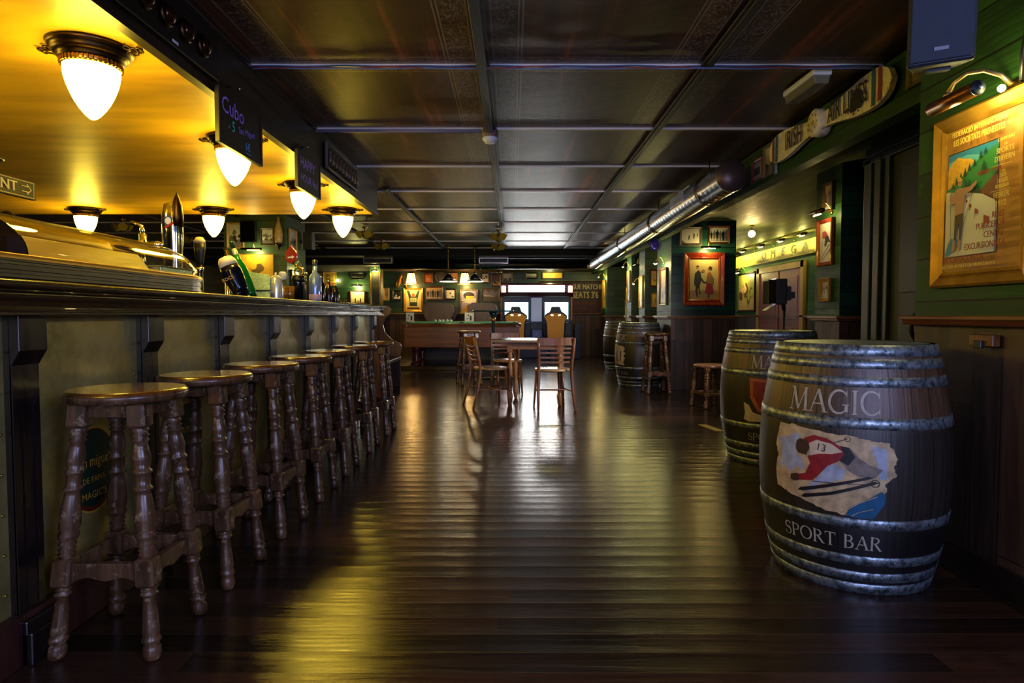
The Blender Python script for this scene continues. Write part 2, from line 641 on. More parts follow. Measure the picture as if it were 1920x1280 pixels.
BLACK = flat('black_plastic', '#08080a', 0.4)
WHITEP = flat('white_plastic', '#c9ccd4', 0.4)

# ------------------------------------------------------------------ floor and walls
struct('floor', MB().box(-7, 6.5, -3, 17, -0.1, 0), FLOOR)
struct('trim_1', MB().box(-6.4, -0.38, 12.0, 16.5, 0.0, 0.08), FLOOR, 'raised floorboard step under the pool table', bevel=0.01)

# ceiling panels: dark embossed boards with a scrolled border along two sides
cm, nt, b = new_mat('ceiling_panels')
tc = N(nt, 'ShaderNodeTexCoord')
sp = N(nt, 'ShaderNodeSeparateXYZ')
nt.links.new(tc.outputs['Object'], sp.inputs[0])
u = math_n(nt, 'FRACT', math_n(nt, 'DIVIDE', math_n(nt, 'ADD', sp.outputs[0], 12.516), 1.236))
v = math_n(nt, 'FRACT', math_n(nt, 'DIVIDE', math_n(nt, 'ADD', sp.outputs[1], 8.32), 1.19))
eu = math_n(nt, 'MINIMUM', u, math_n(nt, 'SUBTRACT', 1.0, u))
ev = math_n(nt, 'MINIMUM', v, math_n(nt, 'SUBTRACT', 1.0, v))
bandu = math_n(nt, 'MULTIPLY', math_n(nt, 'GREATER_THAN', eu, 0.045), math_n(nt, 'LESS_THAN', eu, 0.145))
bandv = math_n(nt, 'MULTIPLY', math_n(nt, 'GREATER_THAN', ev, 0.03), math_n(nt, 'LESS_THAN', ev, 0.075))
band = math_n(nt, 'MAXIMUM', bandu, bandv)
lines = 0
acc = None
for e_, p in ((eu, 0.045), (eu, 0.152), (eu, 0.168), (ev, 0.03), (ev, 0.085)):
    d = math_n(nt, 'LESS_THAN', math_n(nt, 'ABSOLUTE', math_n(nt, 'SUBTRACT', e_, p)), 0.0035)
    acc = d if acc is None else math_n(nt, 'MAXIMUM', acc, d)
vo = N(nt, 'ShaderNodeTexNoise', i_Scale=11.0, i_Detail=1.5, i_Distortion=3.2)
nt.links.new(tc.outputs['Object'], vo.inputs['Vector'])
sw = math_n(nt, 'LESS_THAN', math_n(nt, 'ABSOLUTE', math_n(nt, 'SUBTRACT', vo.outputs[0], 0.5)), 0.035)
orn = math_n(nt, 'MULTIPLY', sw, band)
mp = N(nt, 'ShaderNodeMapping')
mp.inputs['Scale'].default_value = (7, 0.35, 1)
nt.links.new(tc.outputs['Object'], mp.inputs['Vector'])
no = N(nt, 'ShaderNodeTexNoise', i_Scale=1.0, i_Detail=5.0, i_Roughness=0.7)
nt.links.new(mp.outputs[0], no.inputs['Vector'])
base = ramp(nt, no.outputs[0], [(0.35, rgb('#241611')), (0.58, rgb('#45291b')), (0.66, rgb('#7a4026'))])
n2 = N(nt, 'ShaderNodeTexNoise', i_Scale=1.6, i_Detail=6.0, i_Roughness=0.7, i_Distortion=1.0)
nt.links.new(tc.outputs['Object'], n2.inputs['Vector'])
c1 = mix_c(nt, ramp(nt, n2.outputs[0], [(0.5, (0, 0, 0, 1)), (0.7, (0.6, 0.6, 0.6, 1))]).outputs[0], base.outputs[0], rgb('#1c1413'))
c2 = mix_c(nt, math_n(nt, 'MULTIPLY', math_n(nt, 'MAXIMUM', orn, acc), 0.6), c1, rgb('#8a7a6a'))
nt.links.new(c2, b.inputs['Base Color'])
b.inputs['Roughness'].default_value = 0.42
b.inputs['Specular IOR Level'].default_value = 0.38
bh = math_n(nt, 'ADD', math_n(nt, 'ADD', orn, acc), math_n(nt, 'MULTIPLY', n2.outputs[0], 0.8))
bp = N(nt, 'ShaderNodeBump', i_Strength=0.6, i_Distance=0.012)
nt.links.new(bh, bp.inputs['Height'])
nt.links.new(bp.outputs[0], b.inputs['Normal'])
struct('ceiling', MB().box(-7, 2.17, -3, 17, 2.45, 2.52), cm)

GRAYM = flat('painted_metal_rail', '#d0c8c4', 0.45, 0.2)
k = 2
for y in [2.39 + 1.19 * i for i in range(-4, 10)]:
    b = MB()
    b.box(-1.46 if y < 6.9 else -6.9, 2.07, y - 0.012, y + 0.012, 2.436, 2.45)
    struct('trim_%d' % k, b, GRAYM, 'pale narrow metal rail across the dark ceiling')
    k += 1
STRIP = wood('ceiling_strip_wood', '#0c0807', '#2b211c', 'Y', 4, 0.5)
for x, y0 in ((-0.156, -3), (1.08, -3), (-1.392, 6.95), (-2.628, 6.95), (-3.864, 6.95), (-5.1, 6.95)):
    b = MB().box(x - 0.035, x + 0.035, y0, 13.2, 2.426, 2.4355)
    b.box(x - 0.015, x + 0.015, y0, 13.2, 2.418, 2.426)
    struct('trim_%d' % k, b, STRIP, 'dark wooden batten running the length of the ceiling', bevel=0.004)
    k += 1

# dropped bulkhead before the back wall
struct('trim_%d' % k, MB().box(-6.9, 4.8, 13.25, 16.5, 2.3, 2.44), flat('bulkhead_paint', '#100c0a', 0.85), 'dark boxed bulkhead across the far end of the ceiling')
k += 1
struct('trim_%d' % k, MB().box(-6.9, 2.05, 14.2, 16.5, 2.18, 2.299), flat('bulkhead_paint', '#100c0a', 0.85), 'lower dark header behind the horizontal duct')
k += 1
# lowered glossy ceiling over the bar
bs, nt, b = new_mat('bar_ceiling_varnish')
tc = N(nt, 'ShaderNodeTexCoord')
mp = N(nt, 'ShaderNodeMapping')
mp.inputs['Scale'].default_value = (0.7, 3.2, 1)
nt.links.new(tc.outputs['Object'], mp.inputs['Vector'])
no = N(nt, 'ShaderNodeTexNoise', i_Scale=1.1, i_Detail=7.0, i_Roughness=0.55, i_Distortion=0.5)
nt.links.new(mp.outputs[0], no.inputs['Vector'])
r = ramp(nt, no.outputs[0], [(0.3, rgb('#b4881c')), (0.7, rgb('#f6c62c'))])
nt.links.new(r.outputs[0], b.inputs['Base Color'])
b.inputs['Roughness'].default_value = 0.42
bp = N(nt, 'ShaderNodeBump', i_Strength=0.12, i_Distance=0.01)
nt.links.new(no.outputs[0], bp.inputs['Height'])
nt.links.new(bp.outputs[0], b.inputs['Normal'])
struct('ceiling', MB().box(-6.0, -1.50, -3, 6.86, 2.143, 2.44), bs, 'lowered glossy ochre ceiling over the bar')
b = MB().box(-1.50, -1.4645, -3, 6.9, 2.135, 2.446)
b.box(-1.4645, -1.452, -3, 6.9, 2.135, 2.165)
b.box(-1.4645, -1.452, -3, 6.9, 2.425, 2.446)
struct('trim_%d' % k, b, DARKW, 'dark wooden fascia along the edge of the bar ceiling')
k += 1
struct('trim_%d' % k, MB().box(-6.0, -1.50, 6.86, 6.9, 2.143, 2.446), DARKX, 'dark wooden end board of the bar ceiling')
k += 1
# right fascia (carries the propeller) and the alcove ceiling behind it
struct('trim_%d' % k, MB().box(2.07, 2.17, 2.83, 16.5, 2.13, 2.44), GREEN_Y, 'green boarded fascia above the alcove openings')
k += 1
struct('ceiling', MB().box(2.17, 6.4, 2.83, 16.5, 2.37, 2.45), GREEN_C, 'green and ochre boarded ceiling of the alcove')

struct('wall_back', MB().box(-7, 6.5, 16.5, 16.65, 1.10, 2.45), GREEN_X)
struct('wall_back', MB().box(-7, 6.5, 16.48, 16.65, 0, 1.08), WAIN_X, 'dark brown vertical boards below the back wall rail')
struct('trim_%d' % k, MB().box(-6.9, 4.78, 16.43, 16.5, 1.08, 1.105), RAILX, 'pale brown dado rail of the back wall', bevel=0.005)
k += 1
struct('wall_left', MB().box(-7.1, -7, -3, 17, 0, 2.45), DARKW)
struct('wall_front', MB().box(-7, 6.5, -3.1, -3, 0, 2.45), DARKX)
b = MB().box(-1.35, 0.95, -3.0, -2.98, 0.6, 2.3)
struct('added_glazing', b, flat('added_frosted_glass', '#8a94b0', 0.3), 'unseen glazing added behind the camera for the cool rear fill')  # made-up glazing that goes with the added rear light
# near right wall
struct('wall_right', MB().box(1.81, 2.6, -3, 2.83, 1.04, 2.45), GREEN_Y, bevel=0)
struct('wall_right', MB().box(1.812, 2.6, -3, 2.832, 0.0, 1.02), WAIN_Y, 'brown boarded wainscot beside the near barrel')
b = MB().prism([(1.80, 1.007), (1.768, 1.010), (1.762, 1.018), (1.772, 1.024), (1.757, 1.034), (1.757, 1.044), (1.765, 1.049), (1.83, 1.049), (1.83, 1.007)], -3, 2.85, 'Y')
struct('trim_%d' % k, b, RAIL, 'red brown moulded dado rail on the near right wall')
k += 1
struct('baseboard_right', MB().box(1.797, 1.813, -3, 2.84, 0, 0.125), DARKW, bevel=0.004)
b = MB()
b.box(1.795, 1.81, -1.3, 0.4, 1.08, 1.1).box(1.795, 1.81, -1.3, 0.4, 1.98, 2.0).box(1.795, 1.81, -1.3, -1.27, 1.08, 2.0).box(1.795, 1.81, 0.37, 0.4, 1.08, 2.0)
struct('added_window_1', b, DARKW, 'unseen dark window frame added in the right wall for the cool side light')  # frame added out of view around the added side light

# dark passage door beyond the near wall
BLUE = flat('blue_black_paint', '#1c2330', 0.4, bump=0.1, scale=8)
BLUE2 = flat('grey_blue_paint', '#333b48', 0.4, bump=0.1, scale=8)
struct('wall_right', MB().box(2.64, 2.85, 2.83, 4.68, 0, 2.37), flat('dark_passage_paint', '#101418', 0.6), 'dark wall around the passage door')
dr = thing('door_1', None, None)
tag(dr, 'tall dark grey blue passage door beyond the near wall', 'door', kind='structure')
b = MB().box(2.61, 2.66, 2.9, 4.35, 0.0, 2.14)
b.box(2.602, 2.612, 3.1, 4.25, 1.2, 2.05).box(2.602, 2.612, 3.1, 4.25, 0.2, 1.05)
b.build('door_leaf', flat('door_grey_paint', '#20242b', 0.45), dr, bevel=0.004)
b = MB()
for y0, y1, x in ((4.36, 4.40, 2.585), (4.41, 4.44, 2.60), (4.45, 4.52, 2.575), (4.53, 4.56, 2.60), (4.57, 4.66, 2.58)):
    b.box(x, 2.66, y0, y1, 0, 2.17)
b.build('door_jamb', BLUE2, dr, bevel=0.006)
b = MB().box(2.58, 2.66, 2.84, 4.68, 2.14, 2.19).box(2.6, 2.66, 2.84, 4.68, 2.2, 2.26)
b.build('door_head', BLUE, dr, bevel=0.005)
b = MB().tube([(2.61, 3.98, 0.86), (2.56, 3.98, 0.88), (2.53, 3.99, 0.95), (2.53, 3.99, 1.02), (2.56, 3.98, 1.07), (2.61, 3.98, 1.08)], 0.014)
b.build('door_handle', BLACK, dr)

# boarded pillars: upper painted boards, lower brown boards, rail, base
pil_k = [1]


def pillar(x0, x1, y0, y1, top, up_mat_f, up_mat_s, name, label, wain=WAIN_X):
    b = MB().box(x0, x1, y0, y1, 1.04, top)
    b.mi = [1, 1, 0, 0, 1, 1]
    struct(name, b, [up_mat_f, up_mat_s], label)
    b = MB().box(x0 + .004, x1 - .004, y0 + .004, y1 - .004, 0.0, 1.02)
    b.mi = [1, 1, 0, 0, 1, 1]
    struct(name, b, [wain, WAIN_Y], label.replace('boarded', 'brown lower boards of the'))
    struct('trim_%d' % (60 + pil_k[0]), MB().box(x0 - .05, x1 + .05, y0 - .05, y1 + .05, 1.018, 1.045).box(x0 - .03, x1 + .03, y0 - .03, y1 + .03, 1.0, 1.02), RAILX, 'brown rail around the ' + label, bevel=0.006)
    struct('trim_%d' % (80 + pil_k[0]), MB().box(x0 - .012, x1 + .012, y0 - .012, y1 + .012, 0.0, 0.13), wain, 'base board of the ' + label, bevel=0.004)
    pil_k[0] += 1


pillar(2.23, 3.135, 8.85, 9.7, 2.37, TEAL_X, GREEN_Y, 'wall_right', 'teal boarded pillar carrying the dancing couple picture')
pillar(2.857, 3.7, 5.5, 5.95, 2.37, TEAL_X, GREEN_Y, 'wall_right', 'dark green boarded pillar beside the passage door', WAIN_X)
pillar(2.23, 3.1, 10.6, 11.06, 2.37, GREEN_X, GREEN_Y, 'wall_right', 'green boarded pillar behind the teal pillar')
pillar(2.23, 3.1, 11.8, 12.24, 2.37, GREEN_X, GREEN_Y, 'wall_right', 'green boarded pillar carrying the bust')
pillar(2.23, 3.1, 14.8, 15.6, 2.179, GREEN_X, GREEN_Y, 'wall_right', 'green boarded pillar near the back wall')
pillar(-4.05, -3.17, 8.9, 9.7, 2.45, GREEN_X, GREEN_Y, 'wall_left', 'green boarded pillar behind the bar')
pillar(-3.33, -3.08, 14.8, 15.1, 2.179, GREEN_X, GREEN_Y, 'wall_left', 'narrow green boarded pillar near the back wall')
struct('wall_right', MB().box(4.8, 4.95, 2.83, 16.5, 1.04, 2.37), GREEN_Y, 'green boarded rear wall of the alcove')
struct('wall_right', MB().box(4.802, 4.95, 2.83, 16.5, 0.0, 1.04), WAIN_Y, 'brown wainscot of the alcove')
struct('trim_57', MB().box(4.75, 4.81, 2.83, 16.5, 1.02, 1.05), RAIL, 'brown rail of the alcove wall')

dr = tag(thing('door_2', None, None), 'brown double door under the yellow sign in the alcove', 'door', kind='structure')
DW = wood('alcove_door_wood', '#5a2412', '#8a3c20', 'Z', 3, 0.4)
DW2 = wood('alcove_door_frame_wood', '#7a5a28', '#a8823c', 'Z', 3, 0.45)
for y0, y1 in ((10.42, 11.25), (11.3, 12.15)):
    b = MB().box(4.765, 4.8, y0, y1, 0, 1.84)
    b.box(4.757, 4.766, y0 + .1, y1 - .1, 0.15, 0.85).box(4.757, 4.766, y0 + .1, y1 - .1, 0.98, 1.72)
    b.build('door_leaf', DW, dr, bevel=0.005)
b = MB().box(4.75, 4.81, 10.3, 10.42, 0, 1.95).box(4.75, 4.81, 12.15, 12.27, 0, 1.95).box(4.75, 4.81, 10.3, 12.27, 1.84, 1.95)
b.build('door_frame', DW2, dr, bevel=0.005)

# ------------------------------------------------------------------ the bar
bar = thing('bar_counter', 'long dark wooden bar counter with brass panels and fluted pilasters', 'bar counter', (-1.47, 1.0, 0))
BX = 1.47


def bm_(x0, x1, y0, y1, z0, z1, B):
    return B.box(x0 + BX, x1 + BX, y0 - 1, y1 - 1, z0, z1)


B = MB()
bm_(-2.12, -1.505, 0.7, 6.88, 0.0, 1.09, B)
B.build('counter_body', BARR, bar)
prof = [(-2.15, 1.09), (-1.52, 1.09), (-1.50, 1.047), (-1.415, 1.047), (-1.406, 1.051), (-1.406, 1.060), (-1.424, 1.064), (-1.43, 1.075), (-1.422, 1.09), (-1.41, 1.103), (-1.408, 1.113), (-1.415, 1.121), (-1.398, 1.124), (-1.388, 1.131), (-1.386, 1.140), (-1.391, 1.149), (-1.403, 1.153), (-2.15, 1.153)]
B = MB().prism([(x + BX, z) for x, z in prof], 0.6 - 1, 6.93 - 1, 'Y')
B.build('counter_top', BARW, bar, bevel=0.002)
brass, nt, b = new_mat('aged_brass_panel')
tc = N(nt, 'ShaderNodeTexCoord')
no = N(nt, 'ShaderNodeTexNoise', i_Scale=3.5, i_Detail=8.0, i_Roughness=0.7)
nt.links.new(tc.outputs['Object'], no.inputs['Vector'])
r = ramp(nt, no.outputs[0], [(0.3, rgb('#6c6234')), (0.55, rgb('#a8985a')), (0.75, rgb('#c8bc80'))])
nt.links.new(r.outputs[0], b.inputs['Base Color'])
b.inputs['Metallic'].default_value = 0.55
rr = ramp(nt, no.outputs[0], [(0.3, (0.42,) * 3 + (1,)), (0.7, (0.24,) * 3 + (1,))])
nt.links.new(rr.outputs[0], b.inputs['Roughness'])
bp = N(nt, 'ShaderNodeBump', i_Strength=0.25, i_Distance=0.02)
n2 = N(nt, 'ShaderNodeTexNoise', i_Scale=2.5, i_Detail=3.0)
nt.links.new(tc.outputs['Object'], n2.inputs['Vector'])
nt.links.new(n2.outputs[0], bp.inputs['Height'])
nt.links.new(bp.outputs[0], b.inputs['Normal'])
PY = [1.85, 2.51, 3.175, 3.835, 4.50, 5.165, 5.83, 6.62]
ends = [0.75] + [p + 0.105 for p in PY]
EMB_G = flat('emblem_dark_green', '#06251a', 0.4)
EMB_Y = flat('emblem_gold', '#b0872c', 0.4)
EMB_R = flat('emblem_red', '#5c1410', 0.4)
for i, p in enumerate(PY):
    y0, y1 = ends[i], p
    B = MB()
    bm_(-1.51, -1.500, y0, y1, 0.15, 1.09, B)
    pn = B.build('brass_panel', brass, bar)
    for q in range(5):
        pass
    if 0 < i:
        yc = (y0 + y1) / 2 + 0.0
        A = Art(0.0006)
        A.disc(0, 0, .135, EMB_Y, ry=.155, n=28).disc(0, 0, .128, EMB_R, ry=.148, n=28).disc(0, 0.006, .12, EMB_G, ry=.138, n=28)
        A.text('san miguel', 0, 0.03, 0.055, EMB_Y, sx=0.78)
        A.text('DE FAMA', 0, -0.035, 0.03, EMB_Y)
        A.text("MAGIC'S", 0, -0.09, 0.036, EMB_Y)
        for v_ in range(len(A.b.v)):
            x_, yy_, z_ = A.b.v[v_]
            A.b.v[v_] = (-1.4995 - yy_ + BX, yc - 1 + x_, 0.50 + z_)
        e = A.build('round_emblem', pn)
        e['label'] = 'dark green round emblem with gold lettering'
    # nails round the panel edge
    B = MB()
    for z in [0.22 + 0.12 * q for q in range(7)]:
        for yy in (y0 + 0.02, y1 - 0.02):
            B.sphere((-1.499 + BX, yy - 1, z), 0.005, 6)
    B.build('nail_row', BRASS, pn)
    # pilaster
    B = MB()
    bm_(-1.51, -1.478, p, p + .105, 0.10, 1.05, B)
    w = 0.105
    for a, c in ((0, .026), (.034, .071), (.079, .105)):
        bm_(-1.482, -1.474, p + a, p + c, 0.16, 0.80, B)
    bm_(-1.482, -1.474, p, p + w, 0.80, 1.05, B)
    bm_(-1.482, -1.474, p, p + w, 0.10, 0.16, B)
    pl = B.build('pilaster', [BARB], bar)
    B = MB().prism([(-1.478, 0.90), (-1.474, 0.90), (-1.447, 0.945), (-1.447, 1.05), (-1.478, 1.05)], p - 1 - .004, p + w - 1 + .004, 'Y', M=Matrix.Translation((BX, 0, 0)))
    B.build('bracket', BARB, pl, bevel=0.003)
    B = MB()
    bm_(-1.51, -1.446, p - .008, p + w + .008, 0, 0.135, B)
    bm_(-1.51, -1.432, p - .008, p + w + .008, 0, 0.10, B)
    B.build('plinth', BARB, pl, bevel=0.005)
B = MB()
bm_(-1.51, -1.462, 0.75, 6.7, 0, 0.15, B)
B.build('kick_board', BARR, bar, bevel=0.004)

# ------------------------------------------------------------------ turned stools


def leg_mesh(sx, sy, foot, top, H, prof, blocks, seg=12):
    """legs splay by shearing; blocks = [(z0, z1, half)]"""
    B = MB()

    def sh(z):
        t = z / H
        return sx * (foot + (top - foot) * t), sy * (foot + (top - foot) * t)
    k0 = len(B.v)
    B.lathe(prof, seg)
    for z0, z1, h in blocks:
        c = h * 0.78
        ring = [(h, -c), (h, c), (c, h), (-c, h), (-h, c), (-h, -c), (-c, -h), (c, -h)]
        v = [(x * f, y * f, z) for z, f in ((z0, .8), (z0 + .008, 1), (z1 - .008, 1), (z1, .8)) for x, y in ring]
        f = [(j * 8 + q, j * 8 + (q + 1) % 8, j * 8 + 8 + (q + 1) % 8, j * 8 + 8 + q) for j in range(3) for q in range(8)]
        f += [tuple(reversed(range(8))), tuple(range(24, 32))]
        B.add(v, f)
    for i in range(k0, len(B.v)):
        x, y, z = B.v[i]
        dx, dy = sh(z)
        B.v[i] = (x + dx, y + dy, z)
    return B


LEGP = [(.016, 0), (.024, .006), (.027, .022), (.025, .04), (.021, .048), (.028, .058), (.028, .066), (.022, .074), (.026, .084), (.024, .10), (.020, .16), (.0185, .19), (.026, .197), (.026, .203), (.018, .207), (.025, .213), (.018, .222),
        (.02, .30), (.019, .312), (.026, .319), (.019, .326), (.026, .333), (.019, .34), (.026, .348), (.021, .356), (.028, .368), (.030, .377), (.025, .388), (.0295, .40), (.0295, .43), (.027, .465), (.0225, .498), (.020, .508), (.0275, .514), (.0275, .52), (.021, .527), (.0235, .545), (.023, .56), (.028, .566), (.028, .572), (.022, .579), (.025, .597), (.0265, .617), (.022, .642), (.018, .658), (.026, .665), (.019, .672), (.026, .68), (.019, .688), (.027, .697), (.018, .706), (.018, .72)]


def make_stool(name, label, cat, H=0.816, foot=.147, top=.086, R=.177, group=None, scale=1.0, seat=SEATW):
    t = thing(name, label, cat, group=group)
    s = H / .816
    pr = [(r, z * s) for r, z in LEGP]
    for sx in (-1, 1):
        for sy in (-1, 1):
            leg_mesh(sx, sy, foot, top, H, pr, [(.222 * s, .308 * s, .029), (.704 * s, .782 * s, .029)]).build('leg', STW, t)
    zs = .27 * s
    f = foot + (top - foot) * zs / H

    def board(z0, z1, half, th, scal):
        n = 16
        up = [(-half + 2 * half * k / n, z1) for k in range(n + 1)]
        lo = [(-half + 2 * half * k / n, z0 + scal * (0.5 - 0.5 * math.cos(4 * PI * k / n))) for k in range(n + 1)]
        return up + lo[::-1], th
    for k in range(4):
        M = Matrix.Rotation(PI / 2 * k, 4, 'Z')
        o, th = board(.237 * s, .292 * s, f - .025, .011, .011)
        MB().prism(o, -f - th, -f + th, 'Y', M=M).build('stretcher', STW, t, bevel=0.002)
        f2 = foot + (top - foot) * (.75 * s) / H
        o, th = board(.735 * s, .782 * s, f2 - .02, .01, 0.0)
        MB().prism(o, -f2 - .012 + .006, -f2 + .012 + .006, 'Y', M=M).build('apron', STW, t)
    B = MB()
    B.m = 1
    B.lathe([(.02, H - .036), (R - .012, H - .036), (R - .002, H - .030), (R, H - .018), (R - .002, H - .007)], 40)
    B.m = 0
    B.lathe([(R - .002, H - .007), (R - .008, H - .001), (R - .014, H)], 40)
    B.build('seat', [seat, STW], t)
    return t


bar_stool = make_stool('bar_stool', 'dark turned bar stool with round seat, nearest the camera beside the first bar pilaster', 'stool', group='turned bar stools')
STY = [2.03, 2.53, 3.08, 3.66, 4.24, 4.93, 5.62]
ordn = ['', 'second bar stool from the camera along the bar', 'third bar stool from the camera along the bar', 'fourth bar stool from the camera along the bar, middle of the row', 'fifth bar stool from the camera along the bar', 'sixth bar stool from the camera, partly hidden in the row', 'bar stool farthest from the camera at the end of the bar row']
bar_stool.location = (-1.246, STY[0], 0)
for i in range(1, 7):
    copy_tree(bar_stool, label=ordn[i], loc=(-1.232 + random.uniform(-.008, .008), STY[i], 0), rz=random.uniform(-.04, .04))
copy_tree(bar_stool, label='tall bar stool standing alone in front of the pool table', loc=(-0.66, 9.62, 0), rz=0.35)
copy_tree(bar_stool, label='tall bar stool between the far barrel and the teal pillar', loc=(1.95, 8.5, 0), rz=0.06)
low = make_stool('low_stool', 'low round wooden stool between the teal pillar and the middle barrel', 'stool', H=.49, foot=.15, top=.115, R=.19, seat=wood('low_stool_seat_wood', '#6a3c26', '#93604a', 'X', 6, 0.35))
low.location = (2.28, 7.2, 0)
low.rotation_euler = (0, 0, 0.25)

# ------------------------------------------------------------------ barrels
BH = 0.94


def brad(z):
    t = (z - BH / 2) / (BH / 2)
    return 0.355 - 0.066 * t * t


bw, nt, b = new_mat('barrel_staves')
tc = N(nt, 'ShaderNodeTexCoord')
sp = N(nt, 'ShaderNodeSeparateXYZ')
nt.links.new(tc.outputs['Object'], sp.inputs[0])
ang = math_n(nt, 'ARCTAN2', sp.outputs[1], sp.outputs[0])
row = math_n(nt, 'MULTIPLY', ang, 26 / (2 * PI))
rid = math_n(nt, 'FLOOR', row)
fr = math_n(nt, 'FRACT', row)
e = math_n(nt, 'MINIMUM', fr, math_n(nt, 'SUBTRACT', 1.0, fr))
g = math_n(nt, 'LESS_THAN', e, 0.022)
wn = N(nt, 'ShaderNodeTexWhiteNoise', noise_dimensions='1D')
nt.links.new(rid, wn.inputs['W'])
cv = N(nt, 'ShaderNodeCombineXYZ')
nt.links.new(math_n(nt, 'MULTIPLY', row, 9.0), cv.inputs[0])
nt.links.new(math_n(nt, 'MULTIPLY', sp.outputs[2], 3.0), cv.inputs[1])
nt.links.new(wn.outputs[0], cv.inputs[2])
no = N(nt, 'ShaderNodeTexNoise', i_Scale=1.0, i_Detail=7.0, i_Roughness=0.65)
nt.links.new(cv.outputs[0], no.inputs['Vector'])
f = math_n(nt, 'ADD', no.outputs[0], math_n(nt, 'MULTIPLY', math_n(nt, 'SUBTRACT', wn.outputs[0], 0.5), 0.25))
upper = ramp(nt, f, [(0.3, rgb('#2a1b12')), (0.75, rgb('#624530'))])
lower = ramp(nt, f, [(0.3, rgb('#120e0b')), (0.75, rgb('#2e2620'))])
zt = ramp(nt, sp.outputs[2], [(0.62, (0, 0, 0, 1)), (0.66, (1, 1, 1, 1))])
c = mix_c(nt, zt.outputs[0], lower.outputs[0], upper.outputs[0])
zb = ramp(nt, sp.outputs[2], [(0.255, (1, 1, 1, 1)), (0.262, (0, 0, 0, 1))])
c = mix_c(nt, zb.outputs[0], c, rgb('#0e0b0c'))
c = mix_c(nt, g, c, rgb('#030202'))
nt.links.new(c, b.inputs['Base Color'])
b.inputs['Roughness'].default_value = 0.42
bp = N(nt, 'ShaderNodeBump', i_Strength=0.5, i_Distance=0.006)
nt.links.new(math_n(nt, 'SUBTRACT', math_n(nt, 'MULTIPLY', no.outputs[0], 0.5), g), bp.inputs['Height'])
nt.links.new(bp.outputs[0], b.inputs['Normal'])

galv, nt, b = new_mat('galvanised_hoop')
tc = N(nt, 'ShaderNodeTexCoord')
no = N(nt, 'ShaderNodeTexNoise', i_Scale=38.0, i_Detail=7.0, i_Roughness=0.75)
nt.links.new(tc.outputs['Object'], no.inputs['Vector'])
n2 = N(nt, 'ShaderNodeTexNoise', i_Scale=5.0, i_Detail=4.0)
nt.links.new(tc.outputs['Object'], n2.inputs['Vector'])
r = ramp(nt, no.outputs[0], [(0.40, rgb('#3a4246')), (0.62, rgb('#9ca8b0'))])
r2 = ramp(nt, n2.outputs[0], [(0.56, (0, 0, 0, 1)), (0.72, (0.7, 0.7, 0.7, 1))])
c = mix_c(nt, r2.outputs[0], r.outputs[0], rgb('#4a3a30'))
nt.links.new(c, b.inputs['Base Color'])
b.inputs['Metallic'].default_value = 0.72
rr = ramp(nt, no.outputs[0], [(0.3, (0.48,) * 3 + (1,)), (0.7, (0.3,) * 3 + (1,))])
nt.links.new(rr.outputs[0], b.inputs['Roughness'])
bp = N(nt, 'ShaderNodeBump', i_Strength=0.3, i_Distance=0.003)
nt.links.new(no.outputs[0], bp.inputs['Height'])
nt.links.new(bp.outputs[0], b.inputs['Normal'])


def wrap(art, a0, name, parent, base=0.0012, cut=0.03):
    """bend a flat Art sheet (x along the girth, z up) around the barrel staves"""
    me = art.b.data(name, art.mats, fix=False)
    bm = bmesh.new()
    bm.from_mesh(me)
    xs = [v.co.x for v in bm.verts]
    zs = [v.co.z for v in bm.verts]
    for lo, hi, no_ in ((min(xs), max(xs), (1, 0, 0)), (min(zs), max(zs), (0, 0, 1))):
        t = lo + cut
        while t < hi:
            geom = bm.verts[:] + bm.edges[:] + bm.faces[:]
            bmesh.ops.bisect_plane(bm, geom=geom, plane_co=(t, 0, 0) if no_[0] else (0, 0, t), plane_no=no_, dist=1e-6)
            t += cut
    for v in bm.verts:
        x, y, z = v.co
        r = brad(z)
        a = a0 + x / 0.345
        r2 = r + base - y
        v.co = (r2 * math.cos(a), r2 * math.sin(a), z)
    bm.to_mesh(me)
    bm.free()
    for p in me.polygons:
        p.use_smooth = True
    o = bpy.data.objects.new(name, me)
    COL.objects.link(o)
    o.parent = parent
    return o


P_CREAM = flat('paint_cream', '#a8906a', 0.55, var=0.35, scale=30)
P_GREYB = flat('paint_grey_white', '#8f94a2', 0.55, var=0.25, scale=30)
P_RED = flat('paint_red', '#7c1a20', 0.5, var=0.25, scale=30)
P_WHITE = flat('paint_white', '#b8a58a', 0.5, var=0.15, scale=30)
P_BROWN = flat('paint_brown', '#38241c', 0.5)
P_DARK = flat('paint_dark_line', '#151012', 0.5)
P_BLUE = flat('paint_blue', '#0e4a6c', 0.5, var=0.2, scale=30)
P_GREY = flat('paint_grey', '#6a5e54', 0.5, var=0.3, scale=30)
P_LETTER = flat('paint_letter', '#9c9484', 0.5, var=0.25, scale=40)
P_ORANGE = flat('paint_orange', '#a4502c', 0.5, var=0.2, scale=30)


def Q(pts):
    return [((x - 490) / 490 * .44, .622 - (y - 490) / 375 * .315) for x, y in pts]


def jag(pts, amp=.0035, n=5):
    rn = random.Random(11)
    out = []
    for k, p in enumerate(pts):
        q = pts[(k + 1) % len(pts)]
        for j in range(n):
            t = j / n
            a = amp if j else 0
            out.append((p[0] + (q[0] - p[0]) * t + rn.uniform(-a, a), p[1] + (q[1] - p[1]) * t + rn.uniform(-a, a)))
    return out


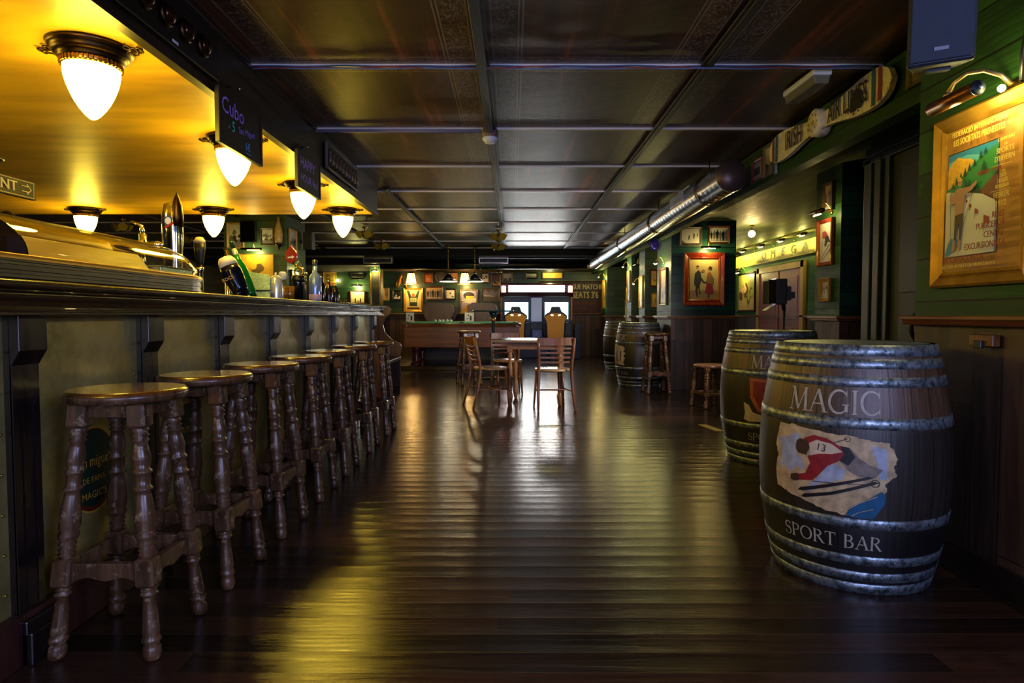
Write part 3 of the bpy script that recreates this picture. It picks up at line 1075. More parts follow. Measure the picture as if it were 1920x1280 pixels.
def skier_art(A):
    A.poly(jag(Q([(262, 488), (300, 492), (335, 484), (480, 506), (590, 512), (640, 526), (700, 530), (722, 560), (738, 600), (722, 640), (735, 670), (690, 712), (700, 740), (672, 800), (640, 866), (560, 862), (480, 856), (400, 830), (330, 815), (290, 800), (255, 790), (250, 700), (262, 640), (244, 600)])), P_CREAM)
    A.poly(jag(Q([(266, 560), (300, 545), (310, 560), (335, 528), (372, 530), (380, 560), (352, 600), (385, 640), (398, 690), (352, 680), (330, 712), (300, 690), (268, 706), (282, 640)]), .005), P_GREYB)
    A.poly(jag(Q([(480, 650), (520, 640), (552, 665), (545, 700), (500, 722), (455, 735), (430, 770), (400, 790), (420, 745), (460, 700)]), .004), P_GREYB)
    A.poly(Q([(640, 545), (694, 560), (700, 690), (670, 690), (660, 620)]), P_GREYB)
    A.line(Q([(500, 548), (556, 522)]), .003, P_DARK).ring(*Q([(556, 524)])[0], .009, .002, P_DARK)
    A.poly(Q([(530, 556), (565, 560), (600, 605), (640, 632), (682, 648), (655, 684), (600, 684), (560, 660), (530, 620)]), P_GREY)
    A.poly(Q([(530, 556), (560, 560), (585, 600), (560, 640), (528, 620)]), P_DARK)
    A.poly(Q([(390, 540), (430, 521), (482, 529), (532, 560), (545, 592), (528, 622), (486, 652), (452, 700), (430, 727), (372, 737), (358, 716), (400, 700), (420, 650), (408, 622), (430, 602), (402, 575)]), P_RED)
    A.poly(Q([(412, 560), (442, 541), (500, 551), (540, 582), (500, 596), (452, 602), (418, 616)]), P_WHITE)
    A.text('13', *Q([(460, 574)])[0], .038, P_DARK, rot=-.15)
    A.poly(Q([(358, 560), (372, 545), (402, 548), (416, 580), (402, 616), (366, 611), (356, 590)]), P_BROWN)
    A.poly(Q([(336, 716), (368, 708), (374, 738), (348, 748), (334, 738)]), P_BROWN)
    A.poly(Q([(368, 785), (380, 770), (480, 735), (630, 680), (652, 684), (480, 750), (390, 784)]), P_DARK)
    A.poly(Q([(383, 812), (396, 796), (500, 765), (650, 700), (672, 704), (500, 780), (400, 812)]), P_DARK)
    A.line(Q([(430, 730), (655, 712)]), .0022, P_DARK).ring(*Q([(656, 708)])[0], .013, .0025, P_DARK)
    A.poly(Q([(556, 862), (570, 822), (622, 786), (680, 742), (694, 760), (690, 800), (652, 866), (600, 868)]), P_BLUE)
    A.line(Q([(540, 852), (600, 800), (664, 764)]), .003, P_CREAM)
    A.line(Q([(575, 862), (600, 842), (650, 822)]), .002, P_CREAM)


def red_art(A):
    A.poly(Q([(300, 495), (400, 500), (520, 515), (600, 560), (590, 700), (520, 790), (440, 820), (360, 760), (310, 660)]), P_ORANGE)
    A.poly(Q([(330, 520), (420, 530), (470, 640), (450, 760), (380, 740), (330, 640)]), P_RED)
    A.poly(Q([(260, 700), (300, 720), (330, 780), (400, 800), (420, 850), (300, 860), (258, 840), (270, 790)]), P_WHITE)
    A.poly(Q([(560, 560), (680, 600), (700, 760), (560, 800), (520, 700)]), P_BLUE)


def cream_art(A):
    A.poly(jag(Q([(240, 490), (460, 500), (610, 520), (640, 560), (610, 600), (650, 640), (610, 680), (650, 720), (610, 790), (630, 850), (480, 840), (240, 800)]), .005), P_CREAM)
    A.poly(Q([(480, 540), (520, 530), (530, 640), (500, 760), (470, 700)]), P_GREYB)
    A.poly(Q([(540, 600), (570, 600), (560, 780), (540, 780)]), P_BROWN)
    A.poly(Q([(430, 640), (460, 600), (468, 800), (430, 790)]), P_BROWN)


HOOPS = [(.898, .94), (.852, .888), (.785, .822), (.632, .674), (.262, .30), (.118, .155), (.052, .09), (.0, .042)]


def make_barrel(label, loc, a0, art):
    t = thing('barrel', label, 'barrel', loc, group='painted wine barrels')
    z = [BH * k / 24 for k in range(25)]
    pr = [(brad(q), q) for q in z] + [(brad(BH) - .022, BH), (brad(BH) - .026, BH - .035)]
    B = MB().lathe(pr, 52)
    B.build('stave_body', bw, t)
    MB().lathe([(0.0001, BH - .034), (brad(BH) - .024, BH - .034)], 40).build('lid', STW, t)
    for z0, z1 in HOOPS:
        zz = [z0 + (z1 - z0) * k / 2 for k in range(3)]
        p = [(brad(z0) + .0005, z0)] + [(brad(q) + .0035, q + (.001 if k == 0 else -.001 if k == 2 else 0)) for k, q in enumerate(zz)] + [(brad(z1) + .0005, z1)]
        hb = MB().lathe(p, 52)
        for a in (0.3, 0.36):
            r = brad((z0 + z1) / 2) + .004
            hb.sphere((r * math.cos(a0 + a * 1.9), r * math.sin(a0 + a * 1.9), (z0 + z1) / 2), .0045, 6)
        hb.build('hoop', galv, t)
    A = Art(0.0003)
    A.serif('MAGIC', 0, .728, .085, P_LETTER, sx=0.92)
    w = wrap(A, a0, 'lettering', t)
    w['label'] = 'pale serif letters reading MAGIC'
    A = Art(0.0003)
    A.serif('SPORT BAR', 0, .208, .052, P_LETTER, sx=1.02)
    w = wrap(A, a0, 'lettering', t)
    w['label'] = 'pale serif letters reading SPORT BAR'
    A = Art(0.0003)
    art(A)
    wrap(A, a0, 'painted_picture', t)
    return t


def cam_ang(x, y):
    return math.atan2(-y, -x)


make_barrel('large wine barrel in the right foreground painted MAGIC SPORT BAR with a racing skier', (1.415, 2.61, 0), cam_ang(1.415, 2.61) - .20, skier_art)
make_barrel('wine barrel standing directly behind the foreground skier barrel, with a red picture', (1.90, 4.6, 0), cam_ang(1.9, 4.6) + .09, red_art)
make_barrel('far wine barrel with a torn cream picture, left of the teal pillar', (1.90, 9.4, 0), cam_ang(1.9, 9.4) - 1.0, cream_art)
make_barrel('wine barrel farthest away, half hidden behind the cream picture barrel', (2.12, 12.2, 0), cam_ang(2.1, 12.2) - 2.4, red_art)

# ------------------------------------------------------------------ bar ceiling lamps
SHADE = emis('lit_opal_glass', (1.0, 0.68, 0.06, 1), 23.0)
lamp_n = [0]


def acorn_lamp(label, x, y):
    t = thing('acorn_ceiling_lamp', label, 'lamp', (x, y, 2.143), group='acorn lamps of the bar ceiling')
    B = MB().lathe([(.0001, 0), (.15, 0), (.155, -.008), (.148, -.018), (.138, -.022), (.14, -.032), (.128, -.042), (.115, -.048), (.118, -.058), (.104, -.066)], 36)
    B.build('canopy', BRASSD, t)
    B = MB()
    for s in (-1, 1):
        B = MB()
        for (cx, cy, r) in ((.172, 0, .016), (.196, .008, .011), (.163, .03, .012), (.163, -.03, .012), (.2, -.012, .009)):
            B.tube([(s * (cx + r * math.cos(a)), cy + r * math.sin(a), -.012 - r * .3 * math.sin(a)) for a in [2 * PI * k / 12 for k in range(12)]], .0035, 6, True)
        B.tube([(s * .14, 0, -.02), (s * .165, 0, -.01), (s * .21, 0, -.006)], .004, 6)
        B.build('scroll_ornament', BRASSD, t)
    B = MB()
    B.lathe([(.106, -.06), (.108, -.064), (.108, -.082), (.103, -.086)], 36)
    for k in range(40):
        a = 2 * PI * k / 40
        B.cbox((.1085 * math.cos(a), .1085 * math.sin(a), -.073), (.006, .006, .02), None)
    B.build('gallery_ring', BRASS, t)
    pr = [(.102, -.08), (.102, -.10), (.098, -.13), (.09, -.16), (.079, -.19), (.065, -.22), (.048, -.248), (.03, -.272), (.014, -.287), (.0001, -.293)]
    MB().lathe(pr, 32).build('glass_shade', SHADE, t)
    light('lamp_glow', 'POINT', (0, 0, -.36), 3.0, (1.0, 0.72, 0.09), 0.06, parent=t)
    return t


for lb, x, y in (('largest lit acorn lamp nearest the camera over the bar', -1.72, 2.62), ('lit acorn lamp behind the cubo price blackboard', -1.72, 3.94), ('lit acorn lamp under the happy hour blackboard', -1.735, 5.28), ('lit acorn lamp at the far front corner of the bar ceiling', -1.74, 6.52), ('lit acorn lamp in the back row at the left, above the glass case', -4.37, 6.5), ('lit acorn lamp in the back row, right of the beer tower', -3.06, 6.5)):
    acorn_lamp(lb, x, y)
# rest of the grid deeper behind the bar, outside the frame
for lb, x, y in (('lit acorn lamp deeper behind the bar, left of the largest acorn lamp', -3.06, 2.62), ('lit acorn lamp over the near end of the bar, nearer than the largest one', -1.72, 1.3)):
    acorn_lamp(lb, x, y)

# spotlight recessed in the bar ceiling
t = thing('recessed_spotlight', 'small white spotlight at the left edge of the bar ceiling', 'lamp', (-3.6, 4.42, 2.143))
MB().lathe([(.04, 0), (.06, 0), (.06, -.012), (.042, -.016)], 20).build('rim', STEEL, t)
MB().lathe([(.0001, -.008), (.042, -.012)], 16).build('lens', emis('spot_lens', '#fff4e0', 14), t)

# ------------------------------------------------------------------ arcade, duct, ceiling things
DUCT = flat('spiral_duct_metal', '#8f9095', 0.24, 1.0, var=0.12, scale=9)
t = thing('ventilation_duct', 'round spiral metal duct hung below the ceiling on the right', 'duct', (1.8, 5.2, 2.19))
B = MB()
pr = []
L = 8.7
n = 230
for i in range(n + 1):
    z = L * i / n
    r = .125 + (.0028 if i % 3 == 0 else 0)
    pr.append((r, z))
B.lathe(pr, 28, Matrix.Rotation(-PI / 2, 4, 'X'))
B.build('pipe', DUCT, t)
MB().lathe([(.0001, -.002), (.128, -.002), (.13, .02)], 28, Matrix.Rotation(-PI / 2, 4, 'X')).build('end_cap', flat('duct_cap', '#5a4a48', 0.4, 0.6), t)
for y in (0.6, 2.6, 4.9, 7.2):
    ring = [(.135 * math.cos(a), y, .135 * math.sin(a)) for a in [2 * PI * q / 20 for q in range(20)]]
    MB().tube(ring, .007, 6, True).cyl((0, y, .13), (0, y, .262), .005, 6).build('hanger', BRASSD, t)
MB().box(-.07, .07, 1.0, 1.45, .118, .135).box(-.134, -.12, 1.0, 1.5, -.02, .08).build('access_plate', STEEL, t, bevel=.003)
t = thing('ventilation_duct', 'horizontal round duct crossing below the far bulkhead', 'duct', (-2.9, 13.95, 2.165))
MB().cyl((0, 0, 0), (4.55, 0, 0), .1, 24).build('pipe', flat('dark_duct', '#3a3a40', 0.3, 0.9), t)
B = MB()
for x in (0.5, 2.2, 3.9):
    B.tube([(x, .105 * math.cos(a), .105 * math.sin(a)) for a in [2 * PI * q / 18 for q in range(18)]], .005, 6, True)
    B.cyl((x, 0, .1), (x, 0, .136), .005, 6)
B.build('hanger', BRASSD, t)


def grille(label, x0, x1):
    t = thing('air_grille', label, 'air vent', ((x0 + x1) / 2, 13.2, 2.19), group='air grilles of the bulkhead')
    w = (x1 - x0) / 2
    B = MB().box(-w, w, -.03, .05, .045, .055).box(-w, w, -.03, .05, -.055, -.042).box(-w, -w + .015, -.03, .05, -.05, .05).box(w - .015, w, -.03, .05, -.05, .05)
    B.build('frame', STEEL, t)
    B = MB()
    for k in range(28):
        x = -w + .02 + (2 * w - .04) * k / 27
        B.box(x - .003, x + .003, -.02, .04, -.045, .048)
    B.build('fins', flat('fin_grey', '#55555a', 0.5, 0.5), t)
    MB().box(-w, w, .05, .11, -.05, .112).build('duct_box', DARKX, t)


grille('grey slatted air grille left, above the green back wall', -3.1, -2.5)
grille('grey slatted air grille right, beside the pool lamp chain', -0.69, -0.08)

t = thing('smoke_detector', 'white round smoke detector on the centre ceiling batten', 'smoke detector', (-0.165, 4.78, 2.43))
MB().lathe([(.056, 0.02), (.058, -.01), (.056, -.045), (.05, -.05)], 24).build('base', flat('detector_brown', '#6a5650', 0.5), t)
MB().lathe([(.052, -.048), (.058, -.052), (.057, -.066), (.042, -.078), (.04, -.088), (.0001, -.09)], 24).build('sensor_head', WHITEP, t)
tag(MB().cyl((-1.45, 4.72, 2.412), (-0.225, 4.72, 2.412), .014, 8).build('cable_conduit', flat('conduit_grey', '#7d7480', 0.45)), 'grey cable conduit running left from the smoke detector', 'conduit')
tag(MB().box(-0.192, -0.14, 0.0, 4.7, 2.395, 2.4175).build('cable_duct', flat('cable_duct_blue', '#1c2436', 0.4), bevel=.004), 'dark blue cable duct along the centre ceiling batten', 'conduit')
for col, dz, am, lb in (('#1c3e66', .0, .004, 'blue cable stapled under the near ceiling rail'), ('#7a2820', -.008, .006, 'red cable stapled under the near ceiling rail'), ('#50608a', -.013, .003, 'pale grey blue cable under the near ceiling rail')):
    pts = [(-1.44 + 3.47 * q / 60, 3.545 + am * math.sin(q * .5 + dz * 300), 2.428 + dz + am * .6 * math.sin(q * .9 + dz * 500)) for q in range(61)]
    tag(MB().tube(pts, .0045, 6).build('ceiling_cable', flat('cable' + col, col, 0.4)), lb, 'cable')

t = thing('emergency_light', 'white emergency light box on the ceiling near the propeller', 'lamp', (1.74, 3.78, 2.40), 0.03)
MB().box(-.055, .055, -.19, .19, .0, .035).build('base_plate', WHITEP, t, bevel=.01)
MB().prism([(-.05, 0), (.05, 0), (.04, -.045), (-.04, -.045)], -.18, .18, 'Y').build('diffuser', flat('clear_ribbed_plastic', '#a8a48c', 0.15, trans=0.6), t, bevel=.008)
MB().cyl((0, -.14, -.02), (0, .14, -.02), .008, 8).build('tube', WHITEP, t)
MB().cyl((0, 0, .03), (0, 0, .05), .02, 8).build('mount', WHITEP, t)

# petal lamps under the ceiling, unlit
PET = flat('amber_petal_glass', '#a08a2c', 0.25, trans=0.3)


def petal_lamp(label, x, y, zt=2.43):
    t = thing('petal_ceiling_lamp', label, 'lamp', (x, y, zt), group='petal lamps below the ceiling')
    MB().lathe([(.04, 0.006), (.045, -.01), (.012, -.03), (.01, -.07), (.025, -.085), (.01, -.1)], 14).build('stem', BRASS, t)
    for k in range(5):
        a = 2 * PI * k / 5 + .3
        c, s_ = math.cos(a), math.sin(a)
        M = Matrix.Translation((.03 * c, .03 * s_, -.075)) @ Matrix.Rotation(a, 4, 'Z') @ Matrix.Rotation(math.radians(118), 4, 'Y')
        MB().lathe([(.012, 0), (.02, .03), (.03, .06), (.045, .085), (.062, .1)], 12, M).build('petal_shade', PET, t)
    MB().sphere((0, 0, -.13), .016, 8).build('bulb', WHITEP, t)


for lb, x, y in (('petal lamp just right of the far corner acorn lamp', -2.3, 9.9), ('petal lamp between the far acorn lamp and the pool table', -2.38, 11.6), ('nearer petal lamp on the centre batten above the arcade', -0.22, 10.2), ('farther petal lamp on the centre batten above the arcade', -0.25, 11.7), ('petal lamp far left behind the first back row acorn lamp', -5.6, 9.1), ('petal lamp far left behind the beer tower', -5.5, 10.6)):
    petal_lamp(lb, x, y)

# ------------------------------------------------------------------ glass case on the bar
BT = 1.153
t = thing('glass_display_case', 'long curved glass display case with dark grooved base on the bar', 'display case', (-1.5, 1.2, BT))
R_ = .34
Y0, Y1 = 0.0, 1.77


def sweep(profile, y0, y1, R, n=10, closed=True):
    """profile [(inset, z)] swept along a straight front and a quarter turn at the far end"""
    B = MB()
    st = []
    for y in (y0, y0 + .25 * (y1 - y0), y0 + .5 * (y1 - y0), y0 + .75 * (y1 - y0), y1):
        st.append([(-s, y, z) for s, z in profile])
    for k in range(1, n + 1):
        a = PI / 2 * k / n
        st.append([(-R + (R - s) * math.cos(a), y1 + (R - s) * math.sin(a), z) for s, z in profile])
    m = len(profile)
    for row in st:
        B.v += row
    for i in range(len(st) - 1):
        for j in range(m if closed else m - 1):
            j2 = (j + 1) % m
            B.f.append((i * m + j, i * m + j2, (i + 1) * m + j2, (i + 1) * m + j))
            B.mi.append(0)
            B.sm.append(not closed)
    return B


GROOVE = wood('case_base_wood', '#17100a', '#2c2016', 'Y', 5, 0.3, coat=0.3)
prof = [(.02, 0.0), (.02, .006), (0, .012), (0, .022), (.004, .024), (.004, .034), (0, .036), (0, .050), (.004, .052), (.004, .060), (0, .062), (0, .068), (.06, .068), (.06, 0)]
sweep(prof, Y0, Y1, R_).build('base_frame', GROOVE, t)
prof = [(-.006, .068), (-.006, .074), (-.003, .082), (.01, .086), (.03, .086), (.03, .068)]
sweep(prof, Y0, Y1, R_).build('front_rim', flat('rim_gold', '#c89c3c', .38, .7), t)
GLASS = thin_glass('case_glass', (.93, .93, .84, 1), .03, 1.5)
gp = [(.012 + .33 * (1 - math.cos(a)) * .92, .084 + .165 * math.sin(a)) for a in [PI / 2 * k / 12 for k in range(13)]]
outer = gp
inner = [(s + .004 * (1 - k / 12), z - .004 * (k / 12)) for k, (s, z) in enumerate(gp)]
B = sweep(outer + inner[::-1], 0.78, Y1, R_, 12, True)
for i in range(len(B.sm)):
    B.sm[i] = True
B.build('curved_glass', GLASS, t, fix=True)
MB().box(-.40, -.335, .78, Y1 + .0, .240, .252).build('top_rail', BRASS, t, bevel=.003)
MB().box(-.72, -.06, 0, Y1 - .25, .03, .05).box(-.72, -.335, -.2, Y1 + .1, .0, .05).build('rear_deck', GROOVE, t)
MB().prism([(-.405, .05), (-.30, .05), (-.39, .238), (-.405, .238)], .78, Y1, 'Y').build('golden_glow_panel', flat('case_golden_glow', '#e8bc48', .4), t)  # added golden panel, gives the glass the colour of the reflected ceiling
# end plate of the glass near the left edge of the view
B = MB().prism([(-s, z) for s, z in gp] + [(-.33, .07), (-.012, .07)], .772, .779, 'Y')
B.build('end_pane', flat('smoked_end_pane', '#1a120c', 0.15), t)
tag(MB().prism([(-1.76, BT + .0505), (-1.60, BT + .0505), (-1.69, BT + .172), (-1.76, BT + .172)], 2.04, 2.86, 'Y').build('chopping_board', wood('pale_chopping_wood', '#b08a4c', '#d8b878', 'Y', 6, 0.4), bevel=.006), 'pale thick wooden board lying inside the glass case', 'board')
tag(MB().box(-1.78, -1.60, 2.88, 3.16, BT + .0505, BT + .12).box(-1.79, -1.59, 2.87, 3.17, BT + .118, BT + .124).build('steel_tray', flat('ice_blue_steel', '#9fb4cc', 0.25, 0.8, var=.3, scale=25), bevel=.005), 'pale blue steel tray inside the far end of the glass case', 'tray')
tag(MB().box(-1.86, -1.62, 1.45, 1.92, BT + .0712, BT + .16).build('storage_crate', flat('crate_red_brown', '#3a1410', 0.5), bevel=.01), 'dark red crate behind the near end of the glass', 'crate')

# ------------------------------------------------------------------ beer taps and things on the bar top
t = thing('beer_tower', 'tall chrome beer tower with pointed top and one side tap', 'beer tap', (-1.94, 3.62, BT))
B = MB().lathe([(.10, 0), (.10, .012), (.075, .02), (.06, .05), (.05, .12), (.052, .22), (.058, .36), (.056, .47), (.046, .53), (.0001, .548)], 28, sy=.75)
B.build('column', CHROME, t)
MB().lathe([(.03, .40), (.032, .46), (.028, .52), (.014, .565), (.0001, .60)], 16, Matrix.Translation((.034, -.01, 0))).build('finial', BRASSD, t)
A = Art(.0005)
A.disc(0, .43, .024, flat('badge_blue', '#2a4a8a', .3), ry=.028).disc(0, .43, .017, WHITEP, ry=.02).line([(-.02, .39), (.03, .42)], .012, flat('badge_red', '#a02018', .4))
A.build('badge', t, y=-.045)
B = MB().cyl((-.04, 0, .30), (-.17, 0, .30), .016, 12).cyl((-.17, 0, .36), (-.17, 0, .24), .02, 14).cyl((-.17, 0, .24), (-.165, 0, .17), .011, 10).cyl((-.17, 0, .36), (-.175, 0, .40), .012, 10).tube([(-.175, 0, .40), (-.20, 0, .415), (-.235, 0, .425)], [.012, .010, .014])
B.sphere((-.09, 0, .30), .022, 10)
B.build('side_tap', CHROME, t)
B = MB().cyl((.02, -.02, .07), (.02, -.14, .07), .012, 10).cyl((.02, -.14, .10), (.02, -.14, .02), .012, 10)
B.build('spout', CHROME, t)

t = thing('beer_tap', 'short chrome tap with rounded cream topped black handle beside the beer tower', 'beer tap', (-1.97, 3.99, BT))
MB().lathe([(.035, 0), (.035, .01), (.02, .02), (.017, .17), (.024, .18), (.022, .2)], 16).build('post', CHROME, t)
MB().lathe([(.012, .2), (.022, .23), (.032, .30), (.036, .35)], 16, sy=.7).build('grip', BLACK, t)
MB().lathe([(.036, .35), (.034, .37), (.022, .388), (.0001, .392)], 16, sy=.7).build('cap', flat('cream_cap', '#c8b880', .3), t)

t = thing('beer_tap_lever', 'thin dark curved tap lever behind the glass case end', 'beer tap', (-1.93, 4.28, BT))
MB().lathe([(.03, 0), (.03, .01), (.014, .02), (.014, .14)], 12).build('post', CHROME, t)
MB().tube([(0, 0, .14), (.02, 0, .19), (.018, 0, .26), (-.005, 0, .33), (-.02, 0, .35)], [.008, .014, .016, .012, .006]).build('lever', BRASSD, t)

t = thing('stout_tap', 'leaning black domed beer tap with cream top', 'beer tap', (-1.70, 3.97, BT))
M = Matrix.Translation((0, 0, .028)) @ Matrix.Rotation(-.42, 4, 'Y')
MB().lathe([(.07, 0), (.07, .012), (.05, .02), (.03, .03)], 20).build('foot', CHROME, t)
MB().lathe([(.045, .0), (.052, .04), (.06, .10), (.062, .15), (.058, .19)], 24, M).build('dome', flat('stout_black', '#0a1024', .12, 0.3), t)
MB().lathe([(.058, .19), (.054, .225), (.04, .25), (.0001, .262)], 24, M).build('cream_top', flat('stout_cream', '#d8d0b8', .25), t)
A = Art(.0005)
A.text('BOCK', 0, .135, .03, flat('gold_letter', '#c8a048', .4))
o = A.build('badge', t, y=-.063)
o.rotation_euler = (0, -.42, 0)

t = thing('bottle_shaped_tap', 'leaning green bottle shaped beer tap with silver neck label', 'beer tap', (-1.70, 4.12, BT))
M = Matrix.Translation((0, 0, .014)) @ Matrix.Rotation(-.34, 4, 'Y')
MB().lathe([(.034, 0), (.038, .03), (.038, .17), (.034, .21), (.022, .25), (.016, .30)], 22, M).build('body', flat('bottle_green', '#0a5c1c', .12), t)
MB().lathe([(.0165, .262), (.019, .25), (.0165, .30), (.0145, .335)], 18, M).build('neck_label', flat('silver_foil', '#b8bcb0', .3, .5), t)
MB().lathe([(.0145, .335), (.013, .37), (.015, .372), (.015, .385), (.0001, .387)], 18, M).build('bottle_top', flat('cap_dark_green', '#0c3818', .3), t)

t = thing('menu_holder', 'pale green menu holder with rounded top behind the bottle shaped tap', 'menu holder', (-1.74, 4.32, BT))
pts = [(-.085, .0), (.085, .0), (.09, .15), (.075, .175), (-.06, .195), (-.085, .17)]
MB().prism(pts, -.012, .012, 'Y').build('card', flat('pale_green_card', '#9cb884', .5, var=.3, scale=60), t, bevel=.004)
MB().box(-.088, .09, -.03, .03, 0, .012).build('foot', flat('pale_green_card2', '#a8b890', .5), t)
MB().box(-.088, .089, -.0165, -.0125, .062, .07).build('seam', BLACK, t)

CLEAR = thin_glass('clear_glass', (.8, .84, .86, 1), .04, 1.6)


def glass_vessel(name, label, cat, x, y, prof, mat=None, group=None, handle=False):
    t = thing(name, label, cat, (x, y, BT), group=group)
    MB().lathe(prof, 20).build('bowl', mat or CLEAR, t)
    if handle:
        MB().tube([(.03, 0, .10), (.06, 0, .09), (.062, 0, .05), (.03, 0, .03)], .006, 8).build('handle', mat or CLEAR, t)
    return t


AMB = flat('amber_glass_liquid', '#c08a30', 0.1, trans=0.6)
JAR = flat('frosted_silver_jar', '#c4ccd8', 0.18, 0.5)
glass_vessel('glass_jar', 'silver clear glass jar with domed lid among the bar glasses', 'jar', -1.69, 4.52, [(.0001, 0), (.045, .002), (.047, .02), (.047, .13), (.04, .16), (.02, .18), (.008, .185), (.01, .2), (.0001, .205)], JAR)
glass_vessel('drinking_glass', 'small amber lit glass left of the silver jar', 'glass', -1.72, 4.42, [(.0001, .004), (.028, 0), (.032, .1), (.03, .1), (.026, .008)], AMB, 'small glasses on the bar')
glass_vessel('drinking_glass', 'amber lit glass tumbler right of the silver jar', 'glass', -1.70, 4.72, [(.0001, .004), (.032, 0), (.036, .11), (.034, .11), (.029, .008)], AMB, 'small glasses on the bar')
glass_vessel('drinking_glass', 'second amber lit tumbler, beside the black shaker', 'glass', -1.71, 4.86, [(.0001, .004), (.030, 0), (.034, .12), (.032, .12), (.027, .008)], AMB, 'small glasses on the bar')
glass_vessel('drinking_glass', 'tall clear glass behind the silver jar', 'glass', -1.80, 4.66, [(.0001, .004), (.030, 0), (.034, .17), (.032, .17), (.027, .008)], CLEAR, 'small glasses on the bar')
t = thing('cocktail_shaker', 'black ribbed shaker cup with flared lid on the bar', 'shaker', (-1.71, 5.05, BT))
MB().lathe([(.0001, 0), (.042, 0), (.045, .16), (.045, .17)], 20).build('cup', flat('gloss_black', '#0a0e14', .15), t)
MB().lathe([(.05, .168), (.053, .18), (.05, .205), (.046, .215), (.0001, .22)], 20).build('lid', BLACK, t)
t = thing('beer_tap', 'white topped tap knob left of the black shaker', 'beer tap', (-1.86, 5.12, BT))
MB().cyl((0, 0, 0), (0, 0, .18), .012, 10).build('post', CHROME, t)
MB().lathe([(.016, .18), (.03, .19), (.03, .235), (.02, .25), (.0001, .252)], 14).build('knob', WHITEP, t)

t = thing('brass_beer_tap', 'brass beer column with ring and red lens medallion', 'beer tap', (-1.755, 5.2, BT))
MB().lathe([(.045, 0), (.045, .012), (.022, .025), (.018, .2), (.024, .21), (.018, .22)], 18).build('column', flat('copper_brass', '#a8703c', .25, 1.0), t)
MB().tube([(.035 * math.cos(a), 0, .255 + .035 * math.sin(a)) for a in [2 * PI * k / 20 for k in range(20)]], .008, 8, True).build('ring', BRASS, t)
B = MB()
pts = []
for k in range(24):
    a = 2 * PI * k / 24
    r = 1 + (.35 if k == 6 else .12 if k in (5, 7) else 0)
    pts.append((-.06 + .048 * math.cos(a) * r * (1 if k != 6 else .2), .385 + .062 * math.sin(a) * r))
B.prism(pts, -.012, .012, 'Y')
md = B.build('medallion', flat('lens_red', '#8c1208', .15), t, bevel=.006)
A = Art(.0006)
A.line([(-.085, .37), (-.045, .375)], .012, WHITEP).poly([(-.05, .358), (-.03, .377), (-.05, .39)], WHITEP)
A.build('arrow_mark', md, y=-.0135)
MB().tube([(0, 0, .285), (-.02, 0, .31), (-.05, 0, .325)], .006).build('stem', BRASS, t)

t = thing('spirit_bottle', 'clear blue tinted spirit bottle with dark cap on the bar', 'bottle', (-1.70, 5.45, BT), group='bottles on the bar end')
MB().lathe([(.0001, 0), (.05, 0), (.052, .01), (.052, .20), (.045, .235), (.02, .27), (.017, .33)], 22).build('body', flat('blue_tint_glass', '#7088c8', .1, .35), t)
MB().lathe([(.019, .325), (.02, .33), (.02, .375), (.0001, .377)], 16).build('cap', flat('cap_navy', '#1c2048', .3), t)
MB().lathe([(.0526, .03), (.0528, .032), (.0528, .075), (.0526, .077)], 22).build('label_band', flat('label_pink_white', '#b8a0b8', .5), t)
for lb, x, y, h, col in (('black bottle right of the clear spirit bottle', -1.72, 5.68, .25, '#0c0c10'), ('dark brown bottle, second right of the clear spirit bottle', -1.70, 5.85, .22, '#1a100c'), ('small dark bottle last on the bar end', -1.68, 6.0, .19, '#141418'), ('dark bottle half hidden behind the clear spirit bottle', -1.83, 5.62, .28, '#181c2c')):
    t = thing('spirit_bottle', lb, 'bottle', (x, y, BT), group='bottles on the bar end')
    MB().lathe([(.0001, 0), (.035, 0), (.037, .01), (.037, h * .6), (.028, h * .74), (.013, h * .82), (.012, h * .92)], 18).build('body', flat('bottle' + col, col, .12), t)
    MB().lathe([(.014, h * .9), (.015, h), (.0001, h + .001)], 12).build('cap', STEEL, t)
for i, (x, y) in enumerate(((-1.60, 5.9), (-1.60, 6.02), (-1.61, 6.14))):
    tag(MB().lathe([(.0001, 0), (.018, 0), (.022, .05), (.02, .05), (.016, .004)], 12).build('shot_glass', CLEAR, loc=(x, y, BT)), ['first of three tiny shot glasses before the dark bottles', 'middle of three tiny shot glasses before the dark bottles', 'last of three tiny shot glasses before the dark bottles'][i], 'glass', 'shot glasses')
tag(MB().prism([(-.10, 0), (.10, 0), (.08, .018), (-.02, .03), (-.09, .012)], -.06, .06, 'Y').build('napkin_pile', flat('napkin_white', '#c8c4a8', .7), loc=(-1.66, 6.3, BT)), 'flat pile of pale napkins near the far end of the bar', 'napkins')
t = thing('terracotta_jug', 'orange brown jug standing at the end of the bar behind the bottles', 'jug', (-1.95, 6.5, BT))
MB().lathe([(.0001, 0), (.04, 0), (.065, .06), (.06, .11), (.035, .15), (.042, .17)], 18).build('body', flat('terracotta', '#7a3818', .5), t)
MB().tube([(.04, 0, .15), (.085, 0, .14), (.09, 0, .09), (.06, 0, .05)], .008).build('handle', flat('terracotta', '#7a3818', .5), t)

